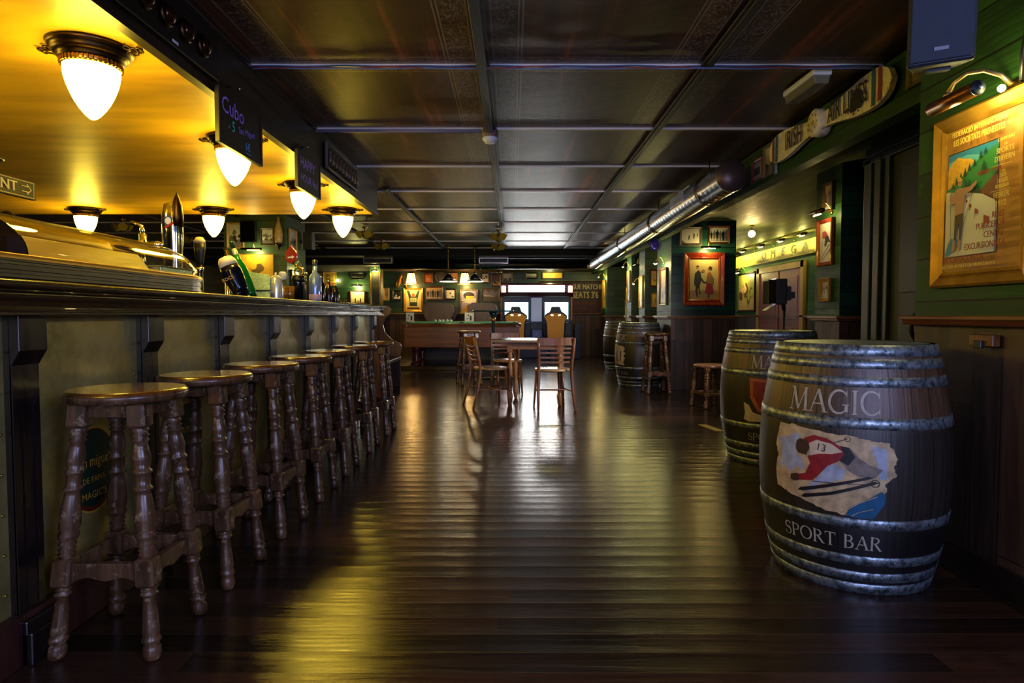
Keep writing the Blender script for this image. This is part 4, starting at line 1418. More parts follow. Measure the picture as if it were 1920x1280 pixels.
# ------------------------------------------------------------------ things on the bar fascia
FX = -1.452
t = thing('convex_disc_panel', 'black panel with glossy convex discs on the bar fascia at the top left', 'wall ornament', (FX, 2.70, 2.30), PI / 2)
MB().box(-.42, .44, -.012, 0.012, -.105, .105).build('back_board', BLACK, t, bevel=.004)
for k in range(5):
    x = -.34 + .155 * k
    M = Matrix.Translation((x, -.012, .0)) @ Matrix.Rotation(PI / 2, 4, 'X')
    MB().lathe([(.052, 0), (.05, .012), (.042, .02), (.04, .018)], 24, M).build('disc_rim', BRASSD, t)
    MB().lathe([(.041, .014), (.034, .028), (.02, .038), (.0001, .042)], 24, M).build('convex_disc', flat('disc_brown_gloss', '#4a2c24', .08, .9), t)
MB().box(.02, .065, -.014, -.012, -.09, -.078).build('paper_tag', WHITEP, t)
t = thing('carved_relief', 'dark framed panel of small carved figures on the far bar fascia', 'wall ornament', (FX, 5.42, 2.30), PI / 2)
MB().box(-.46, .46, -.01, .0, -.095, .095).build('back_board', BLACK, t)
B = MB().box(-.48, .48, -.022, 0, .09, .105).box(-.48, .48, -.022, 0, -.105, -.09).box(-.48, -.465, -.022, 0, -.1, .1).box(.465, .48, -.022, 0, -.1, .1)
B.build('frame', flat('worn_silver_wood', '#5c5048', .4), t, bevel=.003)
for k in range(9):
    x = -.40 + .1 * k
    B = MB().lathe([(.0001, -.07), (.02, -.065), (.026, -.02), (.016, .02), (.02, .035), (.018, .05), (.0001, .06)], 10, Matrix.Translation((x, -.02, 0)))
    B.build('carved_figure', flat('carving_brown', '#5a4634', .35, .4), t)

CH_P = flat('chalk_purple', '#a884ff', .8)
CH_G = flat('chalk_green', '#50f0c0', .8)
CH_B = flat('chalk_blue', '#60b0ff', .8)
CH_L = flat('chalk_lilac', '#d0a8ff', .8)


def blackboard(label, y0, y1, zt, zb, fn):
    w, h = y1 - y0, zt - zb
    t = thing('blackboard', label, 'blackboard', (-1.43, (y0 + y1) / 2, (zt + zb) / 2), PI / 2, 'price blackboards on the bar fascia')
    pts = [(-w / 2, -h / 2), (w / 2, -h / 2), (w / 2, h / 2), (w * .3, h / 2 + .02), (w * .2, h / 2 + .05), (0, h / 2 + .065), (-w * .2, h / 2 + .05), (-w * .3, h / 2 + .02), (-w / 2, h / 2)]
    MB().prism(pts, -.008, .008, 'Y').build('board', flat('slate_black', '#0b0a0d', .45), t)
    B = MB().box(-w / 2 - .004, w / 2 + .004, -.013, .01, -h / 2 - .012, -h / 2 + .003).box(-w / 2 - .01, -w / 2 + .002, -.013, .01, -h / 2 - .012, h / 2).box(w / 2 - .002, w / 2 + .01, -.013, .01, -h / 2 - .012, h / 2)
    B.build('frame', flat('board_frame_black', '#1c1814', .35), t, bevel=.002)
    A = Art(.0004)
    fn(A, w, h)
    A.build('chalk_writing', t, y=-.0085)
    MB().cyl((0, 0, h / 2 + .06), (0, .0, h / 2 + .085), .006, 8).build('hook', STEEL, t)


def cubo(A, w, h):
    A.text('Cubo', -.10, .055, .115, CH_P).text('5', -.10, -.028, .075, CH_G).text('x', -.15, -.035, .04, CH_P)
    A.text('San Miguel', .06, -.012, .048, CH_P, rot=.12).text('6€', .07, -.085, .058, CH_B).line([(.04, -.12), (.11, -.118)], .004, CH_B)


def happy(A, w, h):
    A.text('HAPPY', -.03, .05, .105, CH_L).text('HOUR 4ud', 0, -.05, .078, CH_L)


blackboard('blackboard reading cubo in purple chalk, nearest the camera on the bar fascia', 3.10, 3.61, 2.165, 1.905, cubo)
blackboard('smaller blackboard reading happy hour, farther along the bar fascia', 4.22, 4.70, 2.155, 1.915, happy)

# hanging sign and carved head at the left edge
t = thing('hanging_sign', 'dark hanging sign reading restaurant with an arrow, cut by the left edge', 'sign', (-2.6, 2.98, 1.72), PI / 2)
MB().box(-.47, .47, -.012, .012, -.047, .047).build('board', flat('sign_dark_green', '#0c0b06', .6), t)
GOLDL = flat('sign_gold_line', '#a08c50', .45)
A = Art(.0005)
for z in (-.040, .040):
    A.rect(-.455, .455, z - .0015, z + .0015, GOLDL)
A.rect(.452, .455, -.04, .04, GOLDL).rect(-.455, -.452, -.04, .04, GOLDL)
A.text('RESTAURANT', .085, 0, .074, flat('sign_letter', '#a89c78', .5), sx=1.1, bold=.004)
A.line([(.365, .014), (.41, .014)], .005, GOLDL).line([(.365, -.014), (.41, -.014)], .005, GOLDL).line([(.40, .026), (.43, 0), (.40, -.026)], .006, GOLDL)
A.build('lettering', t, y=-.0135)
for x in (-.42, -.1):
    MB().cyl((x, 0, .047), (x, 0, .423), .003, 6).build('chain', BRASSD, t)
t = thing('carved_lion_head', 'dark bronze carved head behind the glass case, at the left edge', 'sculpture', (-2.58, 3.2, BT - .1))
MB().lathe([(.0001, 0), (.10, 0), (.10, .03), (.07, .05), (.06, .25)], 16).build('pedestal', BRASSD, t)
B = MB()
random.seed(3)
for k in range(26):
    a, e = random.uniform(0, 2 * PI), random.uniform(-.6, 1.2)
    B.sphere((.09 * math.cos(a) * math.cos(e), .09 * math.sin(a) * math.cos(e), .40 + .10 * math.sin(e)), random.uniform(.022, .04), 8)
B.sphere((0, 0, .39), .095, 14).sphere((.08, -.03, .36), .04, 10)
B.build('head', flat('bronze_black', '#1c1612', .25, .7), t)

# ------------------------------------------------------------------ propeller, speaker, right wall
t = thing('aeroplane_propeller', 'cream wooden aeroplane propeller lettered Irish Air Lines on the right fascia', 'propeller', (2.035, 4.19, 2.312), -PI / 2)
PC, nt, b = new_mat('propeller_paint')
tc = N(nt, 'ShaderNodeTexCoord')
no = N(nt, 'ShaderNodeTexNoise', i_Scale=24.0, i_Detail=8.0, i_Roughness=0.75)
nt.links.new(tc.outputs['Object'], no.inputs['Vector'])
r = ramp(nt, no.outputs[0], [(0.34, rgb('#7a5c40')), (0.42, rgb('#d0c4a8')), (0.7, rgb('#f0e8d4'))])
nt.links.new(r.outputs[0], b.inputs['Base Color'])
b.inputs['Roughness'].default_value = .55


def blade(sg):
    o = []
    n = 26
    for k in range(n + 1):
        q = k / n
        x = .06 + (.80 - .06) * q
        hw = .05 + .055 * math.sin(min(1, q * 1.45) * PI / 2) ** 2
        if q > .75:
            hw *= math.sqrt(max(0, 1 - ((q - .75) / .25) ** 2))
        o.append((x, hw))
    pts = [(sg * x, h * 1.0) for x, h in o] + [(sg * x, -h) for x, h in o[::-1][1:]]
    return pts


PR = flat('stripe_red', '#8a3024', .5)
PB = flat('stripe_blue', '#2a5a78', .5)
LT = flat('propeller_letter', '#2c2c3c', .5)
for sg in (-1, 1):
    bl = MB().prism(blade(sg), -.022, .01, 'Y').build('blade', PC, t, bevel=.008)
    A = Art(.0005)
    for x, m_ in ((.70, PR), (.64, PB)):
        q = (x - .06) / .74
        hw = (.105) * (math.sqrt(max(0, 1 - ((q - .75) / .25) ** 2)) if q > .75 else 1)
        A.poly([(sg * x - .014, -hw * .98), (sg * x + .014, -hw * .94), (sg * x + .014, hw * .94), (sg * x - .014, hw * .98)], m_)
    if sg < 0:
        A.text('IRISH', -.35, 0, .19, LT, sx=.62, bold=.006)
    else:
        A.text('AIR LINES', .36, 0.005, .175, LT, sx=.60, bold=.006)
        A.poly([(.40, -.05), (.43, -.075), (.47, -.06), (.52, -.07), (.54, -.03), (.53, .02), (.50, .05), (.46, .055), (.43, .02), (.41, .0)], flat('stamp_black', '#14141c', .5))
        for dx, dy in ((.39, -.06), (.45, -.085), (.50, -.08), (.38, -.035), (.55, .0)):
            A.disc(dx, dy, .008, LT, n=8)
    A.build('painted_letters', bl, y=-.0305)
M = Matrix.Rotation(PI / 2, 4, 'X')
MB().lathe([(.085, -.03), (.09, -.02), (.09, .05), (.082, .058), (.0001, .06)], 28, M).build('hub', PC, t)
A = Art(.0005)
A.disc(0, 0, .02, flat('hub_yellow', '#b8a030', .5))
for k in range(8):
    a = 2 * PI * k / 8
    A.disc(.055 * math.cos(a), .055 * math.sin(a), .006, LT, n=8)
A.build('hub_marks', t, y=-.0605)

t = thing('wall_loudspeaker', 'dark blue grey loudspeaker box on the near right wall above the picture lamp', 'loudspeaker', (1.505, 2.27, 1.925))
t.rotation_euler = (0.22, 0, -0.48)
B = MB().prism([(-.10, -.10), (.10, -.10), (.07, .08), (-.07, .08)], 0, .40, 'Z')
B.build('cabinet', flat('speaker_blue_grey', '#0e1420', .5), t, bevel=.012)
SPK = flat('speaker_grille', '#141f34', .55, bump=.3, scale=400)
B = MB().prism([(-.09, -.108), (.09, -.108), (.09, -.098), (-.09, -.098)], .015, .39, 'Z')
B.build('front_grille', SPK, t, bevel=.004)
B = MB().box(-.022, .022, -.004, .0, .0, .014, M=Matrix.Translation((-.0, -.108, .045)))
B.build('badge', flat('badge_grey', '#5a6478', .4), t, bevel=.002)
B = MB().tube([(0, .075, .2), (.05, .14, .2), (.13, .22, .2)], .016).box(-.03, .04, -.02, .06, -.012, .002)
B.build('bracket', BLACK, t)
pts = [(1.80, 2.10, 2.44), (1.79, 2.11, 2.3), (1.785, 2.16, 2.2), (1.79, 2.22, 2.1), (1.795, 2.25, 1.98), (1.80, 2.26, 1.88)]
tag(MB().tube(pts, .008).build('speaker_cable', BLACK), 'black cable running down the green wall beside the loudspeaker', 'cable')

GOLD = flat('gilt_frame', '#a87c28', .35, .6, var=.25, scale=12)
GOLDD = flat('gilt_frame_dark', '#7a5818', .4, .55, var=.25, scale=12)
RWOOD = wood('red_frame_wood', '#6a1f10', '#9c3a20', 'Z', 6, .28, coat=.4)
BWOOD = wood('brown_frame_wood', '#3a1f12', '#6a3c22', 'Z', 6, .4)
GWOOD = wood('grey_frame_wood', '#4a4038', '#7a6c5c', 'Z', 6, .5)
KWOOD = flat('black_frame', '#100d0c', .4)
LWOOD = wood('light_frame_wood', '#8a6a38', '#b89050', 'Z', 6, .45)


def frame_parts(t, w, h, bd, dep, mat, steps=None):
    """mitred moulding: w,h outer size; profile steps [(inset, depth)]"""
    steps = steps or [(0, 0), (0, dep * .8), (bd * .15, dep), (bd * .35, dep * .85), (bd * .7, dep * .55), (bd * .8, dep * .7), (bd, dep * .45), (bd, 0)]
    B = MB()
    rings = []
    for s, d in steps:
        rings.append([(-w / 2 + s, -d, -h / 2 + s), (w / 2 - s, -d, -h / 2 + s), (w / 2 - s, -d, h / 2 - s), (-w / 2 + s, -d, h / 2 - s)])
    v = [p for r in rings for p in r]
    f = []
    for i in range(len(rings) - 1):
        for j in range(4):
            j2 = (j + 1) % 4
            f.append((i * 4 + j, i * 4 + j2, (i + 1) * 4 + j2, (i + 1) * 4 + j))
    B.add(v, f)
    B.build('frame', mat, t)


def picture(label, loc, rz, w, h, bd, mat, draw, dep=.025, group=None, cat='picture', name='framed_picture', mat_bd=0.0):
    t = thing(name, label, cat, loc, rz, group)
    frame_parts(t, w, h, bd, dep, mat)
    A = Art(.0004)
    iw, ih = w - 2 * bd, h - 2 * bd
    draw(A, iw / 2, ih / 2)
    A.build('print', t, y=-dep * .3)
    return t


LAMPC = (1.0, 0.74, 0.22)
LAMPY = (1.0, 0.86, 0.30)
BULB = emis('lit_bulb', (1.0, 0.72, 0.22, 1), 9.0)


def picture_lamp(label, loc, rz, w=.22, r=.016, power=2.2, reach=.10, drop=.0, arm='loop', col=None, group='brass picture lamps', bulbx=0.0, lz=-.035):
    t = thing('picture_lamp', label, 'lamp', loc, rz, group)
    MB().cyl((-w / 2, -reach, 0), (w / 2, -reach, 0), r, 16).sphere((-w / 2, -reach, 0), r * .98, 12).sphere((w / 2, -reach, 0), r * .98, 12).build('shade_tube', BRASSD, t)
    pts = [(0, -.002, .0)] + [(0, -.002 - (reach - .002) * q, .01 + .075 * math.sin(PI * q)) for q in [.1 * k for k in range(1, 10)]] + [(0, -reach, r)]
    MB().tube(pts, .0055, 8).build('arm', flat('pale_brass', '#c0aa70', .3, .9), t)
    MB().lathe([(.022, 0), (.02, .008), (.0001, .01)], 14, Matrix.Rotation(PI / 2, 4, 'X')).build('back_plate', BRASS, t)
    MB().cyl((-w * .32 + bulbx, -reach, -r - .004), (w * .32 + bulbx, -reach, -r - .004), .006, 10).build('bulb', BULB, t)
    light('picture_lamp_glow', 'POINT', (bulbx, -reach + .01, lz - r), power, col or LAMPY, .018, parent=t)
    return t


# large ski poster on the near wall
PO = flat('poster_ochre', '#a8742a', .45, var=.12, scale=18)
PW = flat('poster_snow', '#c8c4a0', .45)
PSK = flat('poster_sky', '#2a7c98', .45)
PSK2 = flat('poster_sky_light', '#58a8a8', .45)
PMT = flat('poster_mountain', '#d8a02c', .45, var=.2, scale=60)
PG = flat('poster_green', '#2c7a3c', .45)
PGD = flat('poster_dark_green', '#10402a', .45)
PYE = flat('poster_yellow_letter', '#d8b850', .45)
PRE = flat('poster_red_letter', '#8a2c20', .45)
PBR = flat('poster_brown', '#3a2018', .45)
PSW = flat('poster_sweater', '#a87850', .45)
PSN = flat('poster_slope_brown', '#6a4030', .45)


def ski_poster(A, a, b):
    sx, sy = a / .20, b / .285

    def P(pts):
        # coordinates taken in a 0..1 x 0..1 sheet, origin top left
        return [((x * 2 - 1) * a, (1 - y * 2) * b) for x, y in pts]

    def T(s, x, y, h, m, w=1.0, sp=1.0):
        (px, py), = P([(x, y)])
        A.text(s, px, py, h * 2 * b, m, sx=w, spacing=sp, bold=.0016)
    A.rect(-a, a, -b, b, PO)
    A.poly(P([(.03, .16), (.72, .16), (.72, .90), (.03, .90)]), PBR)
    A.poly(P([(.04, .168), (.71, .168), (.71, .892), (.04, .892)]), PW)
    A.poly(P([(.04, .168), (.71, .168), (.71, .40), (.04, .42)]), PSK)
    A.poly(P([(.04, .22), (.30, .20), (.56, .24), (.50, .34), (.04, .40)]), PSK2)
    A.poly(P([(.04, .27), (.10, .225), (.18, .20), (.28, .225), (.36, .235), (.40, .26), (.33, .31), (.22, .36), (.12, .39), (.04, .41)]), PMT)
    A.poly(P([(.04, .42), (.16, .38), (.28, .33), (.42, .27), (.58, .22), (.71, .19), (.71, .56), (.60, .52), (.48, .48), (.30, .46), (.12, .44)]), PG)
    A.poly(P([(.48, .48), (.60, .42), (.71, .37), (.71, .57), (.62, .54)]), PSN)
    for x, y, s in ((.12, .40, .05), (.17, .37, .05), (.23, .36, .07), (.29, .33, .06), (.35, .30, .05), (.42, .28, .05), (.50, .24, .05), (.56, .22, .045), (.36, .44, .09), (.42, .46, .1), (.47, .47, .08), (.55, .33, .08), (.32, .42, .06)):
        A.poly(P([(x - s * .45, y + s * .25), (x, y - s * .75), (x + s * .45, y + s * .25)]), PGD)
    A.poly(P([(.04, .43), (.20, .445), (.38, .47), (.55, .50), (.71, .56), (.71, .892), (.04, .892)]), PW)
    for x, y, s in ((.33, .53, .025), (.38, .57, .035), (.46, .62, .05), (.58, .70, .085)):
        A.line(P([(x, y + s * .6), (x, y - s * .7)]), .0016, PBR)
        A.poly(P([(x, y - s * .7), (x + s * .8, y - s * .45), (x + s * .9, y + s * .12), (x, y - s * .02)]), PRE)
    # skier seen from behind
    A.poly(P([(.055, .87), (.10, .80), (.14, .76), (.20, .79), (.25, .77), (.28, .81), (.20, .83), (.13, .87), (.07, .89)]), PSK)
    A.line(P([(.12, .46), (.135, .76)]), .0022, PBR)
    A.line(P([(.46, .42), (.31, .69)]), .0022, PBR)
    A.poly(P([(.19, .61), (.31, .60), (.305, .70), (.285, .79), (.255, .79), (.262, .70), (.25, .66), (.225, .72), (.215, .79), (.185, .79), (.19, .70)]), PBR)
    A.poly(P([(.17, .78), (.21, .78), (.205, .85), (.15, .87), (.16, .83)]), PSW).poly(P([(.25, .78), (.285, .78), (.285, .84), (.24, .87), (.245, .83)]), PSW)
    A.poly(P([(.20, .43), (.26, .42), (.32, .435), (.33, .50), (.31, .60), (.19, .61), (.20, .52), (.135, .53), (.115, .49), (.125, .44), (.15, .44), (.155, .49)]), PSW)
    A.poly(P([(.30, .43), (.40, .43), (.48, .40), (.49, .42), (.42, .46), (.32, .475)]), PSW)
    A.disc(*P([(.262, .385)])[0], .013 * sx, PSW, ry=.016 * sy)
    A.poly(P([(.225, .372), (.262, .345), (.30, .372), (.262, .378)]), PMT)
    T('FEDERACIÓ INTERNACIONAL', .50, .045, .052, PYE, .72)
    T('LES SOCIETATS PIRENEISTES', .50, .105, .062, PYE, .60)
    for s, y, h, m, w in (('CAMPIONAT', .19, .032, PYE, .75), ('DE', .225, .022, PYE, 1), ('SPORTS', .262, .05, PYE, .85), ("D'HIVERN", .312, .05, PYE, .75), ('DE', .395, .02, PYE, 1), ('SKIS', .42, .036, PYE, .8), ('LUGES', .455, .036, PYE, .8), ('BOBSLEIGH', .49, .034, PYE, .62), ('FEBRER', .545, .05, PYE, .8), ('1912', .60, .052, PYE, .9)):
        T(s, .86, y, h, m, w)
    A.rect((.74 * 2 - 1) * a, .96 * a, (1 - .36 * 2) * b, (1 - .356 * 2) * b, PYE)
    A.rect((.74 * 2 - 1) * a, .96 * a, (1 - .518 * 2) * b, (1 - .515 * 2) * b, PYE)
    T('RIBES DE FRESER', .72, .375, .04, PRE, .7)
    for s, x, y, h, w in (('RIBES', .85, .665, .056, .8), ('PUIGCERDÀ', .76, .725, .058, .78), ('CENTRE', .81, .785, .058, .8), ('EXCURSIONISTA', .70, .85, .062, .76), ('DE CATALUNYA', .42, .925, .062, .85)):
        T(s, x, y, h, PRE, w)
    T('SECCIÓ SPORTS DE MONTANYA', .5, .972, .034, PYE, 1.0)


picture('large gilt framed vintage ski poster on the near right wall', (1.809, 2.435, 1.512), -PI / 2, .52, .695, .062, GOLD, ski_poster, dep=.032, cat='picture', name='framed_poster')

# its brass tube lamp
t = thing('picture_lamp', 'large bronze tube lamp above the near ski poster', 'lamp', (1.808, 2.40, 1.86), -PI / 2, 'brass picture lamps')
MB().cyl((-.12, -.15, 0), (.12, -.15, .0), .026, 24).lathe([(.026, 0), (.022, .008), (.0001, .012)], 20, Matrix.Translation((-.12, -.15, 0)) @ Matrix.Rotation(-PI / 2, 4, 'Y')).build('shade_tube', flat('bronze_tube', '#7a4a1c', .3, .8), t)
MB().lathe([(.0265, 0), (.027, .004), (.023, .012), (.012, .014), (.011, .02), (.0001, .022)], 24, Matrix.Translation((.12, -.15, 0)) @ Matrix.Rotation(PI / 2, 4, 'Y')).build('end_cap', flat('lamp_end_blue_grey', '#3a4050', .35, .8), t)
pts = [(.10, -.002, .01), (.09, -.04, .055), (.06, -.08, .085), (.02, -.115, .09), (-.02, -.135, .07), (-.035, -.148, .03)]
MB().tube(pts, .009, 10).tube([(-.035, -.148, .035), (-.035, -.15, .02)], .014, 10).build('arm', flat('pale_brass', '#c0aa70', .3, .9), t)
MB().lathe([(.035, 0), (.033, .012), (.02, .018), (.0001, .02)], 20, Matrix.Translation((.11, 0, .0)) @ Matrix.Rotation(PI / 2, 4, 'X')).build('back_plate', BRASS, t)
MB().sphere((.15, -.085, -.012), .013, 12).build('bulb', BULB, t)
light('picture_lamp_glow', 'POINT', (.17, -.085, -.035), 2.4, LAMPY, .015, parent=t)
light('picture_lamp_glow', 'POINT', (-.02, -.12, -.055), .9, LAMPY, .03, parent=t)

t = thing('wooden_coat_hook', 'small wooden peg block under the rail of the near right wall', 'hook', (1.81, 2.39, .955))
MB().box(-.03, 0, -.06, .06, -.022, .022).build('block', RAIL, t, bevel=.003)
MB().box(-.045, -.03, -.02, .02, -.03, .0).build('peg', BLACK, t, bevel=.003)

# ------------------------------------------------------------------ print drawings
K1 = flat('ink_black', '#14110f', .5)
K2 = flat('ink_grey', '#5a554e', .5)
K3 = flat('paper_grey', '#a8a49a', .5)
K4 = flat('paper_white', '#c8c4b8', .5)
K5 = flat('paper_sepia', '#a88858', .5, var=.15, scale=30)
K6 = flat('paper_yellow', '#c8a838', .5, var=.15, scale=30)
K7 = flat('ink_brown', '#4a2c1c', .5)


def crowd(bg=K4, ink=K1, n=5, sky=.25):
    def d(A, a, b):
        A.rect(-a, a, -b, b, bg)
        A.rect(-a, a, -b, -b * .7, K3)
        for k in range(n):
            x = -a * .8 + 1.6 * a * k / max(1, n - 1)
            A.person(x, -b * .85, b * (1.35 + .2 * ((k * 7) % 3) / 2), ink if k % 2 == 0 else K2, K2, wide=1.2)
    return d


def snowmen(A, a, b):
    A.rect(-a, a, -b, b, K4)
    A.poly([(-a, -b), (-a, -b * .5), (-a * .6, -b * .9), (-a * .5, -b)], K2)
    for x, y, s in ((-.2, -.5, .5), (.35, -.35, .55), (.75, -.1, .35)):
        A.person(x * a, y * b, s * b * 1.4, K1, lean=.05 * b)


def scene_bw(seed, lightc=K3, darkc=K1, mid=K2, shapes=9):
    def d(A, a, b):
        rn = random.Random(seed)
        A.rect(-a, a, -b, b, lightc)
        A.poly([(-a, -b), (a, -b), (a, rn.uniform(-.5, 0) * b), (0, rn.uniform(-.6, -.1) * b), (-a, rn.uniform(-.5, 0) * b)], mid)
        for k in range(shapes):
            x, y = rn.uniform(-.75, .75) * a, rn.uniform(-.6, .3) * b
            s = rn.uniform(.15, .4) * min(a, b)
            pts = [(max(-a, min(a, x + s * rn.uniform(.6, 1.2) * math.cos(2 * PI * q / 7))), max(-b, min(b, y + s * rn.uniform(.6, 1.4) * math.sin(2 * PI * q / 7)))) for q in range(7)]
            A.poly(pts, (darkc, mid, lightc, darkc)[k % 4])
    return d


def couple(A, a, b):
    A.rect(-a, a, -b, b, flat('print_pale_yellow', '#c8b878', .5, var=.08, scale=8))
    A.rect(-a, a, -b, -b * .55, flat('print_ground', '#a08a58', .5))
    cl, sk, rd, yl = flat('coat_dark_green', '#3a3c30', .5), flat('print_skin', '#b07a54', .5), flat('skirt_red', '#982c30', .5), flat('shawl_ochre', '#8a7040', .5)

    def P(p):
        return [((x * 2 - 1) * a, (1 - y * 2) * b) for x, y in p]
    A.poly(P([(.22, .62), (.36, .62), (.36, .80), (.42, .86), (.34, .87), (.30, .70), (.27, .84), (.31, .95), (.25, .93), (.20, .80)]), K7)
    A.poly(P([(.18, .36), (.30, .27), (.38, .32), (.41, .46), (.38, .62), (.34, .68), (.18, .66), (.15, .60)]), cl)
    A.disc(*P([(.27, .21)])[0], a * .10, sk, ry=b * .055).poly(P([(.20, .20), (.27, .145), (.34, .19)]), K7)
    A.poly(P([(.36, .40), (.50, .55), (.60, .57), (.60, .60), (.48, .59), (.36, .50)]), cl)
    A.poly(P([(.60, .60), (.80, .60), (.86, .86), (.70, .88), (.54, .84)]), rd)
    A.poly(P([(.66, .86), (.70, .86), (.70, .95), (.64, .97)]), K7)
    A.poly(P([(.62, .38), (.74, .34), (.86, .50), (.84, .66), (.74, .60), (.60, .60), (.58, .55)]), yl)
    A.poly(P([(.62, .34), (.74, .31), (.78, .42), (.66, .44)]), flat('blouse_orange', '#b06838', .5))
    A.disc(*P([(.70, .25)])[0], a * .09, sk, ry=b * .055).poly(P([(.63, .24), (.70, .17), (.79, .20), (.77, .26)]), K7)
    A.disc(*P([(.47, .29)])[0], a * .12, flat('bouquet', '#a87048', .5), ry=b * .07)


def racer(A, a, b):
    A.rect(-a, a, -b, b, flat('print_white_warm', '#c8c0b0', .5))

    def P(p):
        return [((x * 2 - 1) * a, (1 - y * 2) * b) for x, y in p]
    A.poly(P([(.2, .22), (.5, .2), (.72, .32), (.6, .42), (.3, .40), (.2, .36)]), flat('racer_red', '#9c3424', .5))
    A.poly(P([(.5, .34), (.75, .34), (.95, .52), (.7, .50), (.55, .62), (.4, .58)]), K1)
    A.poly(P([(.05, .95), (.1, .9), (.85, .55), (.9, .58)]), K2).poly(P([(.2, .98), (.25, .94), (.95, .66), (1, .70)]), K2)
    A.line(P([(.3, .44), (.22, .6)]), .004, K1)


def sheep_poster(A, a, b):
    A.rect(-a, a, -b, b, flat('mustard_print', '#c89a20', .5, var=.1, scale=6))
    m = flat('mustard_ink', '#5a4420', .5)
    A.poly([(-a * .45, b * .45), (-a * .3, b * .35), (-a * .05, b * .40), (0, b * .6), (a * .25, b * .62), (a * .45, b * .45), (a * .4, b * .3), (a * .2, b * .25), (a * .15, b * .05), (a * .35, -b * .05), (a * .25, -b * .3), (a * .05, -b * .1), (a * .0, b * .2), (-a * .3, b * .25)], m)
    A.poly([(-a, -b), (a, -b), (a, -b * .55), (a * .3, -b * .4), (-a, -b * .6)], flat('mustard_red', '#a04c1c', .5))


def arms_poster(A, a, b):
    A.rect(-a, a, -b, b, flat('poster_cream_lit', '#c8b068', .5))
    m = flat('figure_green_black', '#1c2c18', .5)
    A.poly([(-a * .85, b * .95), (-a * .55, b * .95), (-a * .25, b * .35), (a * .25, b * .35), (a * .6, b * .95), (a * .85, b * .95), (a * .5, b * .0), (a * .5, -b * .6), (-a * .5, -b * .6), (-a * .5, 0)], m)
    A.disc(0, b * .5, a * .24, flat('figure_orange', '#a84c2c', .5), ry=b * .2)
    A.rect(-a * .38, a * .42, -b * .2, b * .22, flat('figure_drum', '#a8b078', .5)).ring(0, 0, a * .18, a * .05, m)
    A.rect(-a * .8, a * .8, -b * .9, -b * .72, flat('poster_letter_brown', '#5a2c18', .5))


def bright_poster(A, a, b):
    A.rect(-a, a, -b, b, flat('print_lilac', '#8a84a8', .5))
    A.disc(0, b * .55, a * .75, K1, ry=b * .35).rect(-a * .4, a * .7, b * .1, b * .5, K6)
    A.poly([(-a, b * .1), (a, b * .3), (a, -b * .3), (-a, -b * .1)], K4)
    A.poly([(-a, b * .0), (a * .2, b * .1), (-a, -b * .1)], K1)
    A.poly([(-a, -b), (-a * .2, -b * .3), (a, -b * .25), (a, -b)], flat('print_amber', '#a87820', .5)).ring(a * .2, -b * .6, a * .4, a * .1, K7)


def figures_poster(A, a, b):
    A.rect(-a, a, -b, b, flat('print_pale_cream', '#c8bc90', .5))
    A.poly([(-a, -b), (a, -b), (a, -b * .5), (0, -b * .35), (-a, -b * .6)], K5)
    A.person(-a * .35, -b * .8, b * .9, K7).person(a * .45, -b * .8, b * .9, K7).person(a * .1, -b * .8, b * .5, K7)


def mountain_bw(A, a, b):
    A.rect(-a, a, -b, b, K2)
    A.poly([(-a, b * .2), (-a * .6, b * .8), (-a * .2, b * .3), (a * .1, b * .9), (a * .6, b * .4), (a, b * .7), (a, -b * .1), (-a, -b * .1)], flat('print_dusk', '#7a7488', .5))
    A.poly([(-a * .85, -b * .1), (a * .5, -b * .2), (a * .55, -b * .32), (-a * .85, -b * .25)], K4)


BY = 16.478


def BX_(px):
    return (px - 960) / 1180 * 16.44


def BZ_(py):
    return 1.05 + (591 - py) / 1180 * 16.44


def backpic(label, x0, y0, x1, y1, bd, mat, draw, group='pictures on the back wall', y=BY):
    return picture(label, ((BX_(x0) + BX_(x1)) / 2, y, (BZ_(y0) + BZ_(y1)) / 2), 0, BX_(x1) - BX_(x0), BZ_(y0) - BZ_(y1), bd, mat, draw, group=group)


backpic('gold framed poster of a figure raising both arms on the back wall', 757, 540, 793, 585, .05, GOLD, arms_poster)
backpic('small dark framed picture left of the arms raised poster', 736, 544, 753, 563, .035, KWOOD, scene_bw(4, K1, K4, K3, 6))
backpic('sepia photograph in a brown frame right of the arms raised poster', 797, 537, 831, 562, .035, BWOOD, crowd(K5, K1, 6))
backpic('bright white picture in a black frame beside the ornate poster', 834, 541, 855, 562, .04, KWOOD, scene_bw(9, K4, K2, K4, 4))
backpic('pale framed lilac and white poster with an oval badge', 862, 542, 896, 587, .045, GWOOD, bright_poster)
backpic('grey photograph of a mountain in a thin silver frame', 903, 540, 937, 565, .03, GWOOD, mountain_bw)
backpic('small orange box framed picture above the sepia photograph', 794, 512, 812, 532, .05, BWOOD, lambda A, a, b: A.rect(-a, a, -b, b, flat('print_orange', '#b8682c', .5)).rect(-a * .6, a * .6, -b * .5, b * .2, flat('print_orange_light', '#c88c4c', .5)))
backpic('small cartoon picture in a black frame near the bulkhead', 902, 511, 917, 531, .03, KWOOD, scene_bw(5, K3, K1, K4, 5))
backpic('small square photograph above the left end of the arcade sign', 942, 511, 961, 529, .03, GWOOD, scene_bw(6, K3, K1, K2, 7))
backpic('low wide photograph under the bulkhead between arcade and poster', 986, 511, 1008, 523, .03, KWOOD, scene_bw(16, K3, K2, K2, 5))
backpic('tall narrow amber picture behind the gilt mirror pillar', 719, 540, 730, 563, .03, LWOOD, scene_bw(7, K5, K7, K6, 5))
backpic('brown woven portrait between the pool lamps and the cartoon picture', 921, 514, 939, 537, .03, BWOOD, scene_bw(8, K7, K1, K5, 8))
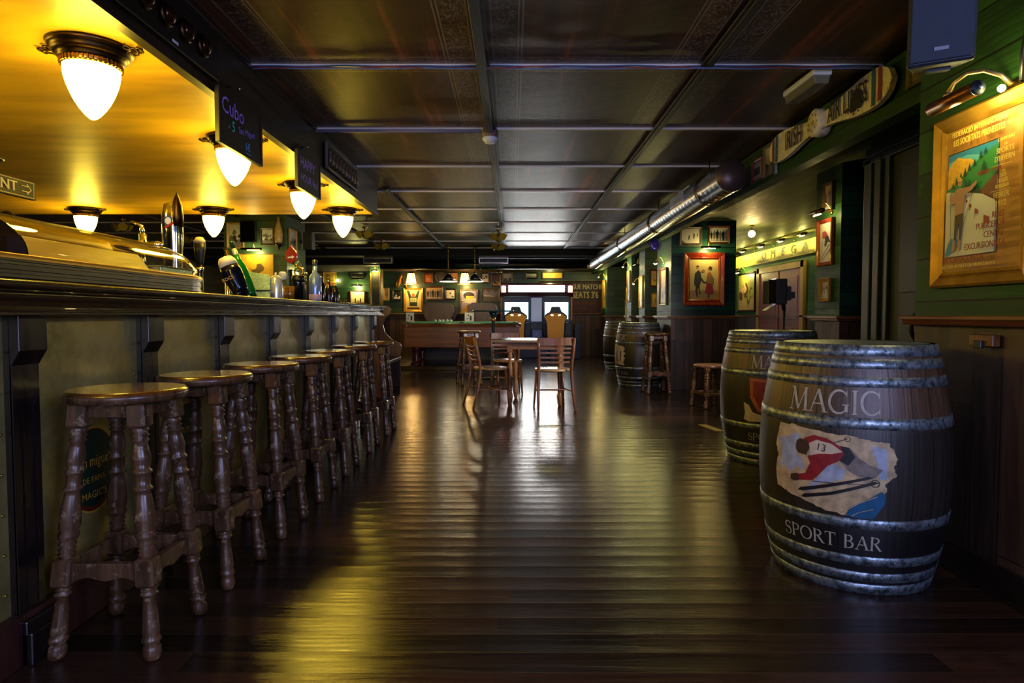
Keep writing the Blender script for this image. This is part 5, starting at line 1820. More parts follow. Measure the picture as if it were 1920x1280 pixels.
backpic('amber patterned hanging between the two pool shades', 846, 512, 858, 530, .02, LWOOD, scene_bw(12, K5, K7, K6, 9))
backpic('narrow yellow lit poster above the football sign', 1017, 511, 1054, 522, .02, LWOOD, lambda A, a, b: A.rect(-a, a, -b, b, K6).rect(-a * .7, a * .6, -b * .4, b * .3, flat('print_yellow_green', '#8a9838', .5)))
backpic('pale figures picture under a small brass lamp on the far left wall', 657, 545, 684, 574, .02, BWOOD, figures_poster)
backpic('dark framed square above the figures picture on the far left wall', 658, 511, 682, 524, .03, KWOOD, scene_bw(14, K1, K1, K2, 3))
backpic('small red brown picture behind the jug at the bar end', 620, 548, 634, 566, .03, BWOOD, scene_bw(15, K5, flat('print_rust', '#8a3c1c', .5), K7, 5))


def ball(A, a, b):
    A.rect(-a, a, -b, b, K6)
    A.text('BASE', 0, b * .55, b * .62, K1, sx=.8).text('BALL', 0, -b * .1, b * .72, K1, sx=.85)
    A.rect(-a, a, -b, -b * .6, flat('print_orange', '#b8682c', .5))


backpic('yellow poster reading base ball on the far left wall', 607, 510, 631, 536, .02, LWOOD, ball)
backpic('small pale yellow sheet left of the base ball poster', 598, 511, 605, 521, .01, LWOOD, lambda A, a, b: A.rect(-a, a, -b, b, K6))
light('poster_glow', 'POINT', (BX_(1030), 16.25, BZ_(514)), 4, LAMPY, .03)


def fsign(A, a, b):
    rd, yl, dk, pale = flat('sign_dark_red', '#3c0f10', .5, var=.2, scale=10), flat('sign_cream_letter', '#c8b880', .5), flat('sign_black', '#120d0c', .5), flat('sign_faded_red', '#7a2018', .5)
    A.rect(-a, a, -b, b, dk).rect(-a, a, -b, -b * .18, rd)
    A.text('FOOTBALL LEAGUE MATCHES', 0, b * .66, b * .46, yl, sx=.72, bold=.012)
    A.text("STAND SEATS 3'6", a * .12, b * .12, b * .62, yl, sx=.66, bold=.012)
    A.text('ENCLOSURE ACCOMMODATION', 0, -b * .42, b * .24, pale, sx=.9)
    A.text('TO SECURE ADMISSION', 0, -b * .75, b * .22, pale, sx=.9)


t = picture('long dark red sign reading football league matches behind the arcade machine', ((BX_(1011) + BX_(1129)) / 2, BY, (BZ_(527) + BZ_(587)) / 2), 0, BX_(1129) - BX_(1011), BZ_(527) - BZ_(587), .02, BWOOD, fsign, cat='sign', name='enamel_sign')

# life ring clock
t = thing('ship_wheel_clock', 'round rope and wood ring clock above the white picture', 'clock', (BX_(826), BY, BZ_(519)))
MB().tube([(.12 * math.cos(a), -.02, .12 * math.sin(a)) for a in [2 * PI * k / 24 for k in range(24)]], .016, 8, True).build('ring', GWOOD, t)
MB().lathe([(.0001, 0), (.09, 0), (.09, .014)], 20, Matrix.Rotation(PI / 2, 4, 'X')).build('dial', K2, t)
for k in range(8):
    a = 2 * PI * k / 8
    MB().cyl((.09 * math.cos(a), -.02, .09 * math.sin(a)), (.155 * math.cos(a), -.02, .155 * math.sin(a)), .008, 6).build('spoke', GWOOD, t)

# amber wall lanterns above the two lit posters
AMBER = emis('lit_amber_panes', (1.0, 0.42, 0.12, 1), 7.0)


def lantern(label, x, y, z):
    t = thing('wall_lantern', label, 'lamp', (x, y, z), group='amber pane lanterns on the back wall')
    MB().lathe([(.13, -.13), (.135, -.12), (.085, .13), (.08, .13)], 6, smooth=False).build('glass_panes', AMBER, t)
    B = MB()
    for k in range(6):
        a = 2 * PI * k / 6
        B.cyl((.137 * math.cos(a), .137 * math.sin(a), -.13), (.085 * math.cos(a), .085 * math.sin(a), .135), .009, 6)
    B.build('corner_bars', BWOOD, t)
    MB().lathe([(.13, -.13), (.20, -.135), (.20, -.155), (.12, -.155)], 18, smooth=False).build('rim', LWOOD, t)
    MB().lathe([(.0001, .18), (.05, .15), (.09, .135), (.09, .125)], 6).build('roof', flat('lantern_red', '#5a1810', .4), t)
    MB().cyl((0, .0, .05), (0, .23, .05), .012, 8).cyl((0, 0, .05), (0, 0, .17), .012, 8).build('arm', BWOOD, t)
    light('lantern_glow', 'POINT', (0, -.0, -.22), 9, (1.0, .66, .22), .05, parent=t)


lantern('amber lantern above the arms raised poster', BX_(774), 16.23, 1.995)
lantern('amber lantern between the two pool table shades', BX_(873), 16.23, 1.995)

# small picture lamps on the back left wall, bare bulb
picture_lamp('small brass lamp over the figures picture on the far left wall', (BX_(671), 16.498, BZ_(535)), 0, .27, .02, 9, .14, col=(1, .9, .3), lz=-.05)
t = thing('bare_bulb_fitting', 'bare star bright bulb on the far left wall beside the base ball poster', 'lamp', (BX_(634), 16.498, BZ_(526)))
MB().lathe([(.04, 0), (.035, .02), (.02, .04)], 14, Matrix.Rotation(PI / 2, 4, 'X')).build('holder', BRASS, t)
MB().sphere((0, -.07, 0), .035, 12).build('bulb', emis('star_bulb', (1, .8, .3, 1), 40), t)

# gilt mirror lit on the narrow pillar
t = thing('gilt_mirror', 'tall narrow gilt mirror glowing on the narrow pillar at the bar end', 'mirror', (-3.205, 14.798, 1.62))
frame_parts(t, .235, .86, .03, .03, GOLD)
A = Art(.0005)
A.rect(-.09, .09, -.4, .4, flat('mirror_glass', '#c8c8b8', .06, .9))
A.build('mirror_glass', t, y=-.006)
picture_lamp('small brass lamp at the top of the narrow gilt mirror', (-3.205, 14.798, 2.10), 0, .12, .014, 5, .10, col=(1, .8, .25))
t = thing('carved_corner_figure', 'small gilded carved figure hanging beside the gilt mirror', 'wall ornament', (-2.93, 16.42, 1.95))
MB().lathe([(.0001, -.2), (.05, -.15), (.07, -.02), (.04, .06), (.055, .12), (.04, .17), (.0001, .2)], 12, Matrix.Rotation(.3, 4, 'Y')).build('figure', GOLDD, t)
MB().tube([(.05, 0, .05), (.15, 0, -.05), (.2, 0, -.2)], .02).build('wing', GOLDD, t)
MB().cyl((0, 0, .1), (0, .08, .1), .01).build('peg', BRASS, t)

# ------------------------------------------------------------------ left pillar behind the bar
PZ = 8.895


def PX(px):
    return (px - 960) / 1180 * 8.86


def PZZ(py):
    return 1.05 + (591 - py) / 1180 * 8.86


def pilpic(label, x0, y0, x1, y1, bd, mat, draw):
    return picture(label, ((PX(x0) + PX(x1)) / 2, PZ + .003, (PZZ(y0) + PZZ(y1)) / 2), 0, PX(x1) - PX(x0), PZZ(y0) - PZZ(y1), bd, mat, draw, group='pictures on the green pillar behind the bar')


pilpic('light wood framed group photograph left of the television', 427, 418, 459, 466, .028, LWOOD, scene_bw(21, K3, K1, K2, 14))
pilpic('small dark framed photograph right of the television', 490, 429, 515, 460, .02, BWOOD, scene_bw(22, K3, K1, K2, 10))
pilpic('mustard yellow animal poster under the brass lamp behind the bar', 450, 476, 514, 566, .012, LWOOD, sheep_poster)
picture_lamp('brass lamp over the mustard poster behind the bar', (PX(478), PZ + .003, PZZ(468)), 0, .27, .016, 2.6, .12, col=LAMPY, bulbx=.03)
t = thing('television', 'small black flat television on the green pillar behind the bar', 'television', (PX(472), 8.80, PZZ(436)), -.12)
MB().box(-.115, .115, -.02, .02, -.15, .15).build('case', BLACK, t, bevel=.005)
MB().box(-.104, .104, -.022, -.02, -.135, .14).build('screen', flat('screen_off', '#060808', .1), t)
MB().box(-.03, .03, .02, .095, -.03, .03).build('bracket', BLACK, t)
t = thing('bottle_wall_lamp', 'unlit bottle shaped amber wall lamp on a small bracket', 'lamp', (PX(526), 8.84, PZZ(457)))
MB().lathe([(.0001, 0), (.045, 0), (.05, .03), (.055, .1), (.05, .2), (.03, .26), (.016, .31), (.014, .36), (.0001, .37)], 18).build('bottle_shade', flat('amber_bottle', '#a88a48', .3, var=.3), t)
MB().lathe([(.0001, -.1), (.012, -.08), (.018, -.05), (.05, -.02), (.055, 0)], 16).build('bracket', BRASSD, t)
MB().box(-.015, .015, 0, .058, -.05, -.02).build('arm', BRASSD, t)
# faces of that pillar turned to the room
picture('narrow light framed photograph on the side face of the green pillar', (-3.166, 9.12, PZZ(451)), PI / 2, .30, .36, .03, LWOOD, scene_bw(23, K3, K1, K2, 10), group='pictures on the green pillar behind the bar')
picture('white lit picture low on the side face of the green pillar', (-3.166, 9.2, PZZ(525)), PI / 2, .34, .32, .02, KWOOD, scene_bw(24, K4, K2, K4, 4), group='pictures on the green pillar behind the bar')
picture_lamp('small lamp above the white picture on the pillar side', (-3.168, 9.25, PZZ(497)), PI / 2, .14, .012, 1.6, .09)
t = thing('wall_loudspeaker', 'small black loudspeaker at the far edge of the green pillar', 'loudspeaker', (-3.07, 9.5, PZZ(444)))
MB().box(-.05, .09, -.08, .08, -.12, .13).build('cabinet', BLACK, t, bevel=.008)
MB().box(-.048, -.04, -.09, -.081, -.115, .125).build('front_edge', flat('edge_grey', '#6a6470', .4), t)
MB().box(-.10, -.05, -.02, .02, -.03, .03).build('bracket', BLACK, t)

# ------------------------------------------------------------------ teal pillar and right hand pictures


def TX(px):
    return (px - 960) / 1180 * 8.81


def TZ(py):
    return 1.05 + (591 - py) / 1180 * 8.81


def tealpic(label, x0, y0, x1, y1, bd, mat, draw, dep=.025):
    return picture(label, ((TX(x0) + TX(x1)) / 2, 8.848, (TZ(y0) + TZ(y1)) / 2), 0, TX(x1) - TX(x0), TZ(y0) - TZ(y1), bd, mat, draw, dep=dep, group='pictures on the teal pillar')


tealpic('red framed print of a couple holding hands on the teal pillar', 1281, 474, 1358, 573, .09, RWOOD, couple, .05)
tealpic('grey framed snow photograph at the top left of the teal pillar', 1273, 426, 1315, 461, .032, GWOOD, snowmen)
tealpic('brown framed photograph of a row of men at the top right of the teal pillar', 1326, 424, 1367, 458, .026, BWOOD, crowd(K4, K1, 6))
picture_lamp('brass lamp over the couple print on the teal pillar', (TX(1327), 8.848, TZ(465)), 0, .25, .016, 3.0, .13, col=LAMPC, bulbx=-.02)
# left face of the teal pillar
picture('tall brightly lit picture on the left face of the teal pillar', (2.228, 9.25, 1.47), -PI / 2, .40, .54, .03, BWOOD, scene_bw(31, K5, K2, K4, 5), group='pictures on pillar side faces')
picture_lamp('brass lamp on the left face of the teal pillar', (2.228, 9.28, 1.82), -PI / 2, .2, .014, 3.6, .12)
picture('narrow lit picture on the left face of the green pillar behind the teal one', (2.228, 10.84, 1.45), -PI / 2, .3, .55, .03, LWOOD, scene_bw(32, K5, K2, K4, 5), group='pictures on pillar side faces')
picture_lamp('brass lamp on the left face of the second right pillar', (2.228, 10.84, 1.60), -PI / 2, .14, .014, 3.0, .14)
picture('narrow lit picture on the left face of the bust pillar', (2.228, 12.0, 1.6), -PI / 2, .28, .6, .03, LWOOD, scene_bw(33, K5, K2, K4, 5), group='pictures on pillar side faces')
picture_lamp('brass lamp on the left face of the bust pillar', (2.228, 12.0, 1.98), -PI / 2, .14, .014, 3.0, .12)
picture('narrow gilt picture on the left face of the farthest right pillar', (2.228, 15.2, 1.55), -PI / 2, .5, .7, .04, GOLD, scene_bw(34, K5, K7, K6, 5), group='pictures on pillar side faces')
picture_lamp('brass lamp on the left face of the farthest right pillar', (2.228, 15.15, 1.98), -PI / 2, .2, .014, 6.0, .15, col=LAMPC)
for lb, x0, y0, x1, y1, bd, m_, d_, Y in (('small orange lit picture on the second right pillar front', 1217, 505, 1233, 538, .03, BWOOD, scene_bw(35, K5, flat('print_rust', '#8a3c1c', .5), K6, 5), 10.59), ('small yellow picture low on the second right pillar front', 1220, 549, 1232, 576, .025, LWOOD, scene_bw(36, K6, K7, K5, 5), 10.59)):
    s_ = 1180 / Y
    picture(lb, (((x0 + x1) / 2 - 960) / s_, Y + .008, 1.05 + (591 - (y0 + y1) / 2) / s_), 0, (x1 - x0) / s_, (y1 - y0) / s_, bd, m_, d_, group='pictures on right pillar fronts')
# bust on a shelf of the third right pillar
t = thing('portrait_bust', 'small bust with a pale collar on a corner shelf high on the right', 'sculpture', (2.42, 11.65, 1.99))
MB().lathe([(.0001, 0), (.11, 0), (.12, .02), (.10, .10), (.055, .17), (.0001, .175)], 16, sy=.8).build('shoulders', flat('bust_cream', '#8a8a5c', .5), t)
MB().lathe([(.035, .15), (.035, .2), (.055, .23), (.062, .28), (.05, .33), (.0001, .355)], 16).build('head', flat('bust_skin', '#5c3c2c', .5), t)
t = thing('corner_shelf', 'small dark bracket shelf under the bust', 'shelf', (2.42, 11.65, 1.97))
MB().box(-.17, .17, -.12, .145, 0, .02).build('board', DARKX, t, bevel=.003)
MB().prism([(.14, -.2), (.14, 0), (-.08, 0)], -.015, .015, 'X').build('bracket', DARKX, t)
# round spotlight by the duct
t = thing('stage_spotlight', 'round blue violet lens spotlight hanging under the duct on the right', 'lamp', (2.02, 8.9, 2.04))
MB().cyl((.03, .16, 0), (0, 0, 0), .06, 20, .085).build('housing', flat('spot_housing', '#5c5848', .4), t)
MB().lathe([(.0001, .004), (.04, .012), (.075, .004), (.082, 0)], 20, Matrix.Rotation(PI / 2, 4, 'X')).build('lens', flat('violet_lens', '#4a3c9c', .12, .3), t)
MB().tube([(-.09, .04, 0), (-.09, .04, .06), (0, .05, .11), (.06, .06, .11)], .007).build('yoke', BLACK, t)
MB().cyl((.055, .06, .09), (.055, .06, .2), .008).box(.04, .065, .04, .08, .08, .12).build('mount', BLACK, t)

# brass pole lamp on the cream picture barrel
t = thing('brass_pole', 'slim brass pole standing on the far cream picture barrel', 'pole', (1.70, 9.40, .94))
MB().lathe([(.05, -.03), (.05, -.018), (.012, 0), (.014, .3), (.018, .31), (.012, .32), (.011, .52), (.0001, .53)], 14).build('shaft', flat('pole_brass', '#a88c48', .3, .8), t)
MB().tube([(-.03, 0, .34), (0, 0, .33), (.03, 0, .34)], .006).build('cross_peg', BRASS, t)

# ------------------------------------------------------------------ alcove: omega sign, its lamps, pictures, dark pillar
s = thing('long_yellow_sign', 'long yellow Omega sign above the brown double door in the alcove', 'sign', (4.797, 11.35, 2.165), -PI / 2)
MB().box(-2.25, 2.25, -.03, 0, -.125, .115).build('board', flat('sign_yellow_cream', '#b8aa58', .5, var=.06, scale=3), s, bevel=.004)
A = Art(.0006)
om = flat('sign_letter_olive', '#3a3212', .5)
for k, ch in enumerate('OMEGA'):
    A.text(ch, -.62 + .42 * k, .0, .20, om, sx=1.35, bold=.02)
A.text('CRONOMETRADOR DE LOS JUEGOS OLIMPICOS INTERNACIONAL', .25, -.09, .075, om, sx=1.05, bold=.008)
A.build('lettering', s, y=-.031)
for k, (yy, lb) in enumerate(((9.95, 'nearest lit lamp over the yellow sign'), (10.75, 'second lit lamp over the yellow sign'), (11.6, 'third lit lamp over the yellow sign'), (12.5, 'fourth lit lamp over the yellow sign'), (13.3, 'farthest lit lamp over the yellow sign'))):
    picture_lamp(lb, (4.799, yy, 2.325), -PI / 2, .26, .024, 4.2, .24, col=(1.0, .86, .2), group='lamps over the long yellow sign', lz=-.02)
picture('glowing green brown picture under a lamp beside the double door', (4.797, 12.9, 1.52), -PI / 2, .95, .80, .04, KWOOD, scene_bw(41, flat('print_olive', '#8a8438', .5), K7, K5, 12), group='pictures in the alcove')
picture_lamp('brass lamp over the glowing picture in the alcove', (4.799, 12.95, 1.94), -PI / 2, .26, .022, 7, .18)
t = thing('globe_bulb_fitting', 'bright round bulb under the alcove ceiling right of the teal pillar', 'lamp', (3.52, 9.3, 2.37))
MB().lathe([(.03, 0), (.03, -.01), (.008, -.02), (.008, -.06), (.02, -.07), (.02, -.09)], 14).build('holder', BRASS, t)
MB().sphere((0, 0, -.125), .05, 14).build('bulb', emis('globe_bulb', (1, .68, .22, 1), 28), t)
light('bulb_glow', 'POINT', (0, 0, -.21), 9, (1, .7, .25), .06, parent=t)
# dark pillar side face (x = 2.857)
picture('red framed ski racer picture on the side of the dark pillar', (2.852, 5.74, 1.71), -PI / 2, .27, .42, .035, RWOOD, racer, dep=.03, group='pictures on the dark pillar')
picture('small photograph of men at the top of the dark pillar side', (2.852, 5.70, 2.11), -PI / 2, .17, .25, .02, BWOOD, crowd(K5, K7, 4), group='pictures on the dark pillar')
picture('small gold framed photograph low on the dark pillar side', (2.852, 5.74, 1.28), -PI / 2, .20, .21, .03, LWOOD, scene_bw(43, K5, K7, K3, 8), group='pictures on the dark pillar')
picture_lamp('bronze tube lamp over the ski racer picture', (2.854, 5.66, 1.97), -PI / 2, .2, .022, 1.3, .13, lz=-.02, col=LAMPY)
# fascia pictures next to the propeller
picture('small red framed photograph on the fascia by the duct end', (2.066, 5.32, 2.26), -PI / 2, .22, .18, .02, RWOOD, lambda A, a, b: A.rect(-a, a, -b, b, K4).rect(-a * .9, a * .5, -b * .5, b * .4, K2), group='pictures on the right fascia')
picture('grey framed photograph on the fascia beside the propeller tip', (2.066, 5.10, 2.29), -PI / 2, .17, .25, .02, GWOOD, scene_bw(44, K3, K1, K2, 8), group='pictures on the right fascia')
picture('grey framed picture behind the loudspeaker on the fascia', (2.066, 3.22, 2.32), -PI / 2, .2, .2, .025, GWOOD, scene_bw(45, K3, PRE, K2, 5), group='pictures on the right fascia')
t = thing('old_skis', 'pair of thin blue and white skis hung beside the grey fascia picture', 'skis', (2.062, 4.98, 2.27), -PI / 2)
MB().prism([(-.012, -.12), (.012, -.12), (.014, .08), (0, .12), (-.014, .08)], -.012, -.0, 'Y').build('ski', flat('ski_blue', '#2c3c6c', .4), t)
MB().prism([(.018, -.12), (.04, -.12), (.042, .08), (.03, .12), (.016, .08)], -.012, -.0, 'Y').build('ski', flat('ski_white', '#8a8c94', .4), t)

# studio light on a stand
t = thing('studio_light', 'black studio light with open barn doors on a thin stand behind the barrels', 'studio light', (2.57, 5.95, 0))
rot = Matrix.Rotation(-1.75, 4, 'Z')
HT = Matrix.Translation((-.05, 0, 1.27)) @ rot
MB().box(-.10, .10, -.05, .05, -.12, .12, M=HT).build('housing', BLACK, t, bevel=.008)
MB().box(-.08, .08, .05, .09, -.08, .05, M=HT).box(-.03, .05, .09, .13, -.06, .0, M=HT).build('rear_unit', flat('unit_grey', '#2c3034', .4), t, bevel=.005)
MB().box(-.11, .11, -.052, -.046, .118, .126, M=HT).build('top_edge', STEEL, t)
for a, M2 in ((0, Matrix.Translation((-.10, -.05, 0)) @ Matrix.Rotation(.5, 4, 'Z')), (1, Matrix.Translation((.10, -.05, 0)) @ Matrix.Rotation(2.3, 4, 'Z'))):
    MB().box(-.11, 0, -.003, .003, -.11, .11, M=HT @ M2).build('barn_door', BLACK, t)
MB().box(-.1, .1, -.1, 0, -.003, .003, M=HT @ Matrix.Translation((0, -.05, -.12)) @ Matrix.Rotation(.6, 4, 'X')).build('barn_door', BLACK, t)
MB().box(-.085, .085, -.054, -.051, -.105, .105, M=HT).build('lit_panel', emis('studio_panel', (.72, .74, 1.0, 1), 5), t)
MB().cyl((0, 0, .02), (0, 0, 1.14), .010, 10).cyl((0, 0, 1.1), (-.02, 0, 1.19), .018, 10).build('stand_tube', BLACK, t)
for k in range(3):
    a = 2 * PI * k / 3
    MB().tube([(0, 0, .42), (.2 * math.cos(a), .2 * math.sin(a), .2), (.3 * math.cos(a), .3 * math.sin(a), .012)], .008).build('leg', BLACK, t)
light('studio_flood', 'AREA', (2.36, 6.0, 1.27), 12, (1.0, .90, .93), .2, aim=(-1.2, 8.7, .35), spread=2.0)

# ------------------------------------------------------------------ pool table, shades, benches
PT = wood('pool_table_wood', '#5a2c0c', '#8e4c16', 'X', 5, .35, coat=.3)
t = thing('pool_table', 'long brown pool table with green cloth on the raised step', 'pool table', (-.99, 12.95, .08))
B = MB().box(-1.13, 1.13, -.62, .62, .34, .78)
B.build('body', PT, t, bevel=.01)
B = MB().box(-1.16, 1.16, -.66, -.56, .74, .81).box(-1.16, 1.16, .56, .66, .74, .81).box(-1.16, -1.06, -.66, .66, .74, .81).box(1.06, 1.16, -.66, .66, .74, .81)
B.build('rails', wood('pool_rail_wood', '#5a2c10', '#8a4c1c', 'X', 5, .3, coat=.4), t, bevel=.012)
MB().box(-1.12, 1.12, -.62, .62, .79, .832).build('cloth', flat('green_cloth', '#3c9c68', .8), t)
for sx in (-1, 0, 1):
    for sy in (-1, 1):
        B = MB().lathe([(.0001, 0.0), (.04, 0), (.04, .004), (.038, .014)], 14, Matrix.Translation((1.04 * sx, .59 * sy, .826)))
        B.build('pocket', flat('pocket_black', '#050505', .4), t)
for sx in (-1, 1):
    for sy in (-1, 1):
        B = MB().lathe([(.11, 0), (.11, .02), (.06, .04), (.045, .07), (.07, .12), (.05, .17), (.075, .25), (.09, .30), (.1, .345)], 14, Matrix.Translation((.92 * sx, .42 * sy, 0)))
        B.build('leg', wood('pool_leg_wood', '#2c100c', '#5a2418', 'Z', 6, .3, coat=.3), t)
BALLM = flat('ball_white', '#d8d4c0', .15)
for i in range(5):
    tag(MB().sphere((0, 0, 0), .0286, 12).build('pool_ball', BALLM, loc=(-1.53 + .078 * i, 12.55 + .07 * (i % 2), .08 + .832 + .0286)), 'one of the white balls lying together on the green cloth', 'pool ball', 'white balls on the pool table')
t = thing('pool_shade_bar', 'brass bar with black cone shades hanging over the pool table on two chains', 'lamp', (-.98, 12.9, 1.955))
MB().cyl((-.92, 0, 0), (.72, 0, -.02), .012, 10).sphere((.74, 0, -.02), .028, 10).sphere((-.94, 0, 0), .028, 10).build('bar', BRASS, t)
for x in (-.32, .22):
    B = MB()
    for k in range(14):
        z = .03 + .0335 * k
        o_ = [(x + (.008 if k % 2 else 0) * math.cos(a), (0 if k % 2 else .008) * math.cos(a), z + .02 * math.sin(a)) for a in [2 * PI * q / 8 for q in range(8)]]
        B.tube(o_, .004, 5, True)
    B.build('chain', BRASS, t)
    MB().lathe([(.05, .49), (.05, .478), (.02, .465), (.008, .45)], 14, Matrix.Translation((x, 0, 0))).build('ceiling_rose', BRASS, t)
for x in (-.32, .22):
    sh = MB().lathe([(.028, -.05), (.035, -.07), (.175, -.215), (.172, -.215), (.03, -.075)], 24, Matrix.Translation((x, 0, 0)))
    sh = sh.build('cone_shade', flat('shade_black_green', '#0e100c', .25), t)
    MB().lathe([(.012, 0), (.012, -.03), (.03, -.035), (.034, -.062), (.028, -.068)], 16, Matrix.Translation((x, 0, 0))).build('brass_cap', BRASS, sh)
    MB().lathe([(.172, -.212), (.18, -.214), (.18, -.222), (.172, -.222)], 24, Matrix.Translation((x, 0, 0))).build('white_rim', emis('shade_rim_lit', (1, .88, .6, 1), .8), sh)
    MB().sphere((x, 0, -.17), .035, 10).build('bulb', emis('pool_bulb', (1, .8, .5, 1), 14), sh)
    light('pool_lamp_glow', 'POINT', (x, 0, -.24), 7, (1, .82, .5), .04, parent=t)


def settle(label, loc, rz, w=.72, h=1.26):
    t = thing('high_back_settle', label, 'bench', loc, rz, 'high back wooden settles')
    H = h
    o_ = [(0.16, .0), (.17, .5), (.20, .72), (.30, .92), (.36, 1.06), (.34, 1.18), (.25, H - .01), (0, H), (-.25, H - .01), (-.34, 1.18), (-.36, 1.06), (-.30, .92), (-.20, .72), (-.17, .5), (-.16, 0)]
    o_ = [(x * w / .72, z) for x, z in o_]
    m1 = wood('settle_wood', '#2f1c12', '#5e3f2b', 'Z', 6, .4)
    MB().prism(o_, -.02, .02, 'Y').build('end_panel', m1, t, bevel=.008)
    MB().prism([(x * .98, z - .01) for x, z in o_], 1.06, 1.10, 'Y').build('end_panel', m1, t, bevel=.008)
    MB().box(-.14, .14, .0, 1.08, .42, .46).build('seat', m1, t, bevel=.005)
    MB().box(-.02, .02, .0, 1.08, .44, 1.1).build('back', m1, t)
    return t


settle('high back settle with tulip shaped end behind the pool table centre', (-1.65, 14.1, .08), 0)
settle('high back settle behind the right half of the pool table, half hidden', (-.66, 14.0, .08), 0, .66)
t = thing('high_back_settle', 'curved settle with scrolled top at the far end of the bar', 'bench', (-1.92, 8.0, 0), 0, 'high back wooden settles')
m1 = wood('settle_wood', '#2f1c12', '#5e3f2b', 'Z', 6, .4)
o_ = [(-.30, 0), (.28, 0), (.28, .46), (.30, .60), (.28, .64), (.16, .70), (.06, .80), (.03, .92), (.06, 1.0), (.13, 1.06), (.15, 1.13), (.11, 1.19), (.02, 1.205), (-.30, 1.20)]
MB().prism(o_, 0, .04, 'Y').build('end_panel', m1, t, bevel=.006)
MB().prism(o_, 1.2, 1.24, 'Y').build('end_panel', m1, t, bevel=.006)
MB().box(-.28, .30, .04, 1.2, .40, .45).build('seat', flat('settle_seat_leather', '#18100c', .45), t, bevel=.01)
MB().box(-.28, -.2, .04, 1.2, .45, 1.18).build('back', m1, t)
MB().tube([(.29, -.006, .62), (.17, -.006, .71), (.07, -.006, .81), (.04, -.006, .92), (.07, -.006, 1.0), (.14, -.006, 1.06), (.155, -.006, 1.13), (.11, -.006, 1.185), (.02, -.006, 1.2)], .008, 6).build('edge_bead', flat('worn_edge', '#6a5236', .4), t)

# menu cards standing beyond the pool table
for lb, px, w in (('white menu card on the ledge left behind the pool table', 769, .17), ('white menu card on the ledge behind the middle of the pool table', 880, .2)):
    X = (px - 960) / 1180 * 13.8
    t = thing('menu_card', lb, 'menu card', (X, 13.8, .919), .1, 'menu cards')
    MB().box(-w / 2, w / 2, -.006, .006, 0, .19).build('card', K4, t)
    A = Art(.0006)
    A.rect(.01, .05, .02, .12, K1).rect(-.06, -.02, .05, .07, K2).disc(-.02, .13, .02, K2)
    A.build('print', t, y=-.0065)
tag(MB().box(-2.35, .05, 13.70, 13.98, .88, .918).box(-2.2, .0, 13.8, 13.86, .08, .9).build('drinks_ledge', DARKX), 'dark narrow drinks ledge behind the pool table', 'ledge')

# small round high table with post
t = thing('round_high_table', 'small round glass topped high table on a slim post', 'table', (-.31, 10.4, 0))
MB().lathe([(.0001, 1.11), (.335, 1.11), (.34, 1.115), (.34, 1.125), (.335, 1.13), (.0001, 1.13)], 32).build('table_top', flat('teal_glass_top', '#1c4040', .1), t)
MB().lathe([(.2, 0), (.2, .015), (.05, .03), (.028, .06), (.025, 1.0), (.05, 1.05), (.07, 1.11)], 20).build('post', flat('post_teal_steel', '#2c4444', .3, .6), t)
MB().sphere((0, 0, .98), .045, 12).build('brass_knob', flat('post_brass', '#b08848', .3, .8), t)

# ------------------------------------------------------------------ arcade twin racing cabinet
t = thing('arcade_racing_cabinet', 'twin racing arcade cabinet with glowing white marquee and blue screens', 'arcade machine', (.60, 15.5, 0))
DK = flat('arcade_dark_blue', '#0c1420', .35)
OR = flat('arcade_orange_edge', '#b06020', .4)
MB().box(-.86, .86, 0, .75, 0.0, 1.80).build('cabinet', DK, t, bevel=.01)
B = MB().prism([(-.35, 1.60), (-.35, 1.80), (.02, 1.84), (.02, 1.52), (-.25, 1.50)], -.88, .88, 'X')
hood = B.build('marquee_hood', flat('arcade_dark_red', '#3c0a12', .35), t, bevel=.008)
MB().box(-.68, .66, -.36, -.352, 1.615, 1.765).build('lit_marquee', emis('marquee_white', (1.0, .96, .92, 1), 26), hood)
for x in (-.80, .80):
    MB().box(x - .055, x + .055, -.358, -.352, 1.60, 1.76).build('pink_panel', emis('marquee_pink', (1.0, .25, .22, 1), 1.6), hood)
    MB().sphere((x, -.36, 1.74), .024, 10).build('red_lamp', emis('marquee_red_lamp', (1.0, .12, .2, 1), 10), hood)
for x in (-.86, .86):
    MB().box(x - .02, x + .02, -.06, .7, .92, 1.50).build('side_edge', OR, t, bevel=.005)
for x in (-.49, .49):
    fr = MB().box(x - .33, x + .33, -.04, .02, .90, 1.42).build('screen_bezel', flat('bezel_blue', '#123048', .3), t, bevel=.006)
    A = Art(.0008)
    A.rect(x - .285, x + .285, .96, 1.37, emis('screen_cyan', (.42, .85, .95, 1), 2.4))
    A.poly([(x - .285, .96), (x + .285, .96), (x + .285, 1.05), (x + .05, 1.14), (x - .285, 1.08)], emis('screen_pale', (.7, .95, .85, 1), 1.8))
    A.rect(x - .2, x + .1, 1.28, 1.33, emis('screen_white', (.9, 1, 1, 1), 3.0))
    A.poly([(x + .05, 1.10), (x + .12, 1.26), (x + .19, 1.10)], emis('screen_deep', (.25, .6, .8, 1), 1.6))
    A.build('screen_picture', fr, y=-.041)
    B = MB().box(x - .34, x + .34, -.36, 0, .55, .88)
    B.build('dashboard', BLACK, t, bevel=.01)
    MB().tube([(x + .13 * math.cos(a), -.40, .84 + .13 * math.sin(a)) for a in [2 * PI * k / 20 for k in range(20)]], .016, 8, True).cyl((x, -.40, .84), (x, -.3, .82), .03, 10).box(x - .12, x + .12, -.408, -.392, .83, .85).build('steering_wheel', BLACK, t)
MB().box(-.13, .13, -.05, .0, .90, 1.48).build('centre_board', emis('centre_panel_lit', (.22, .32, .6, 1), .16), t)
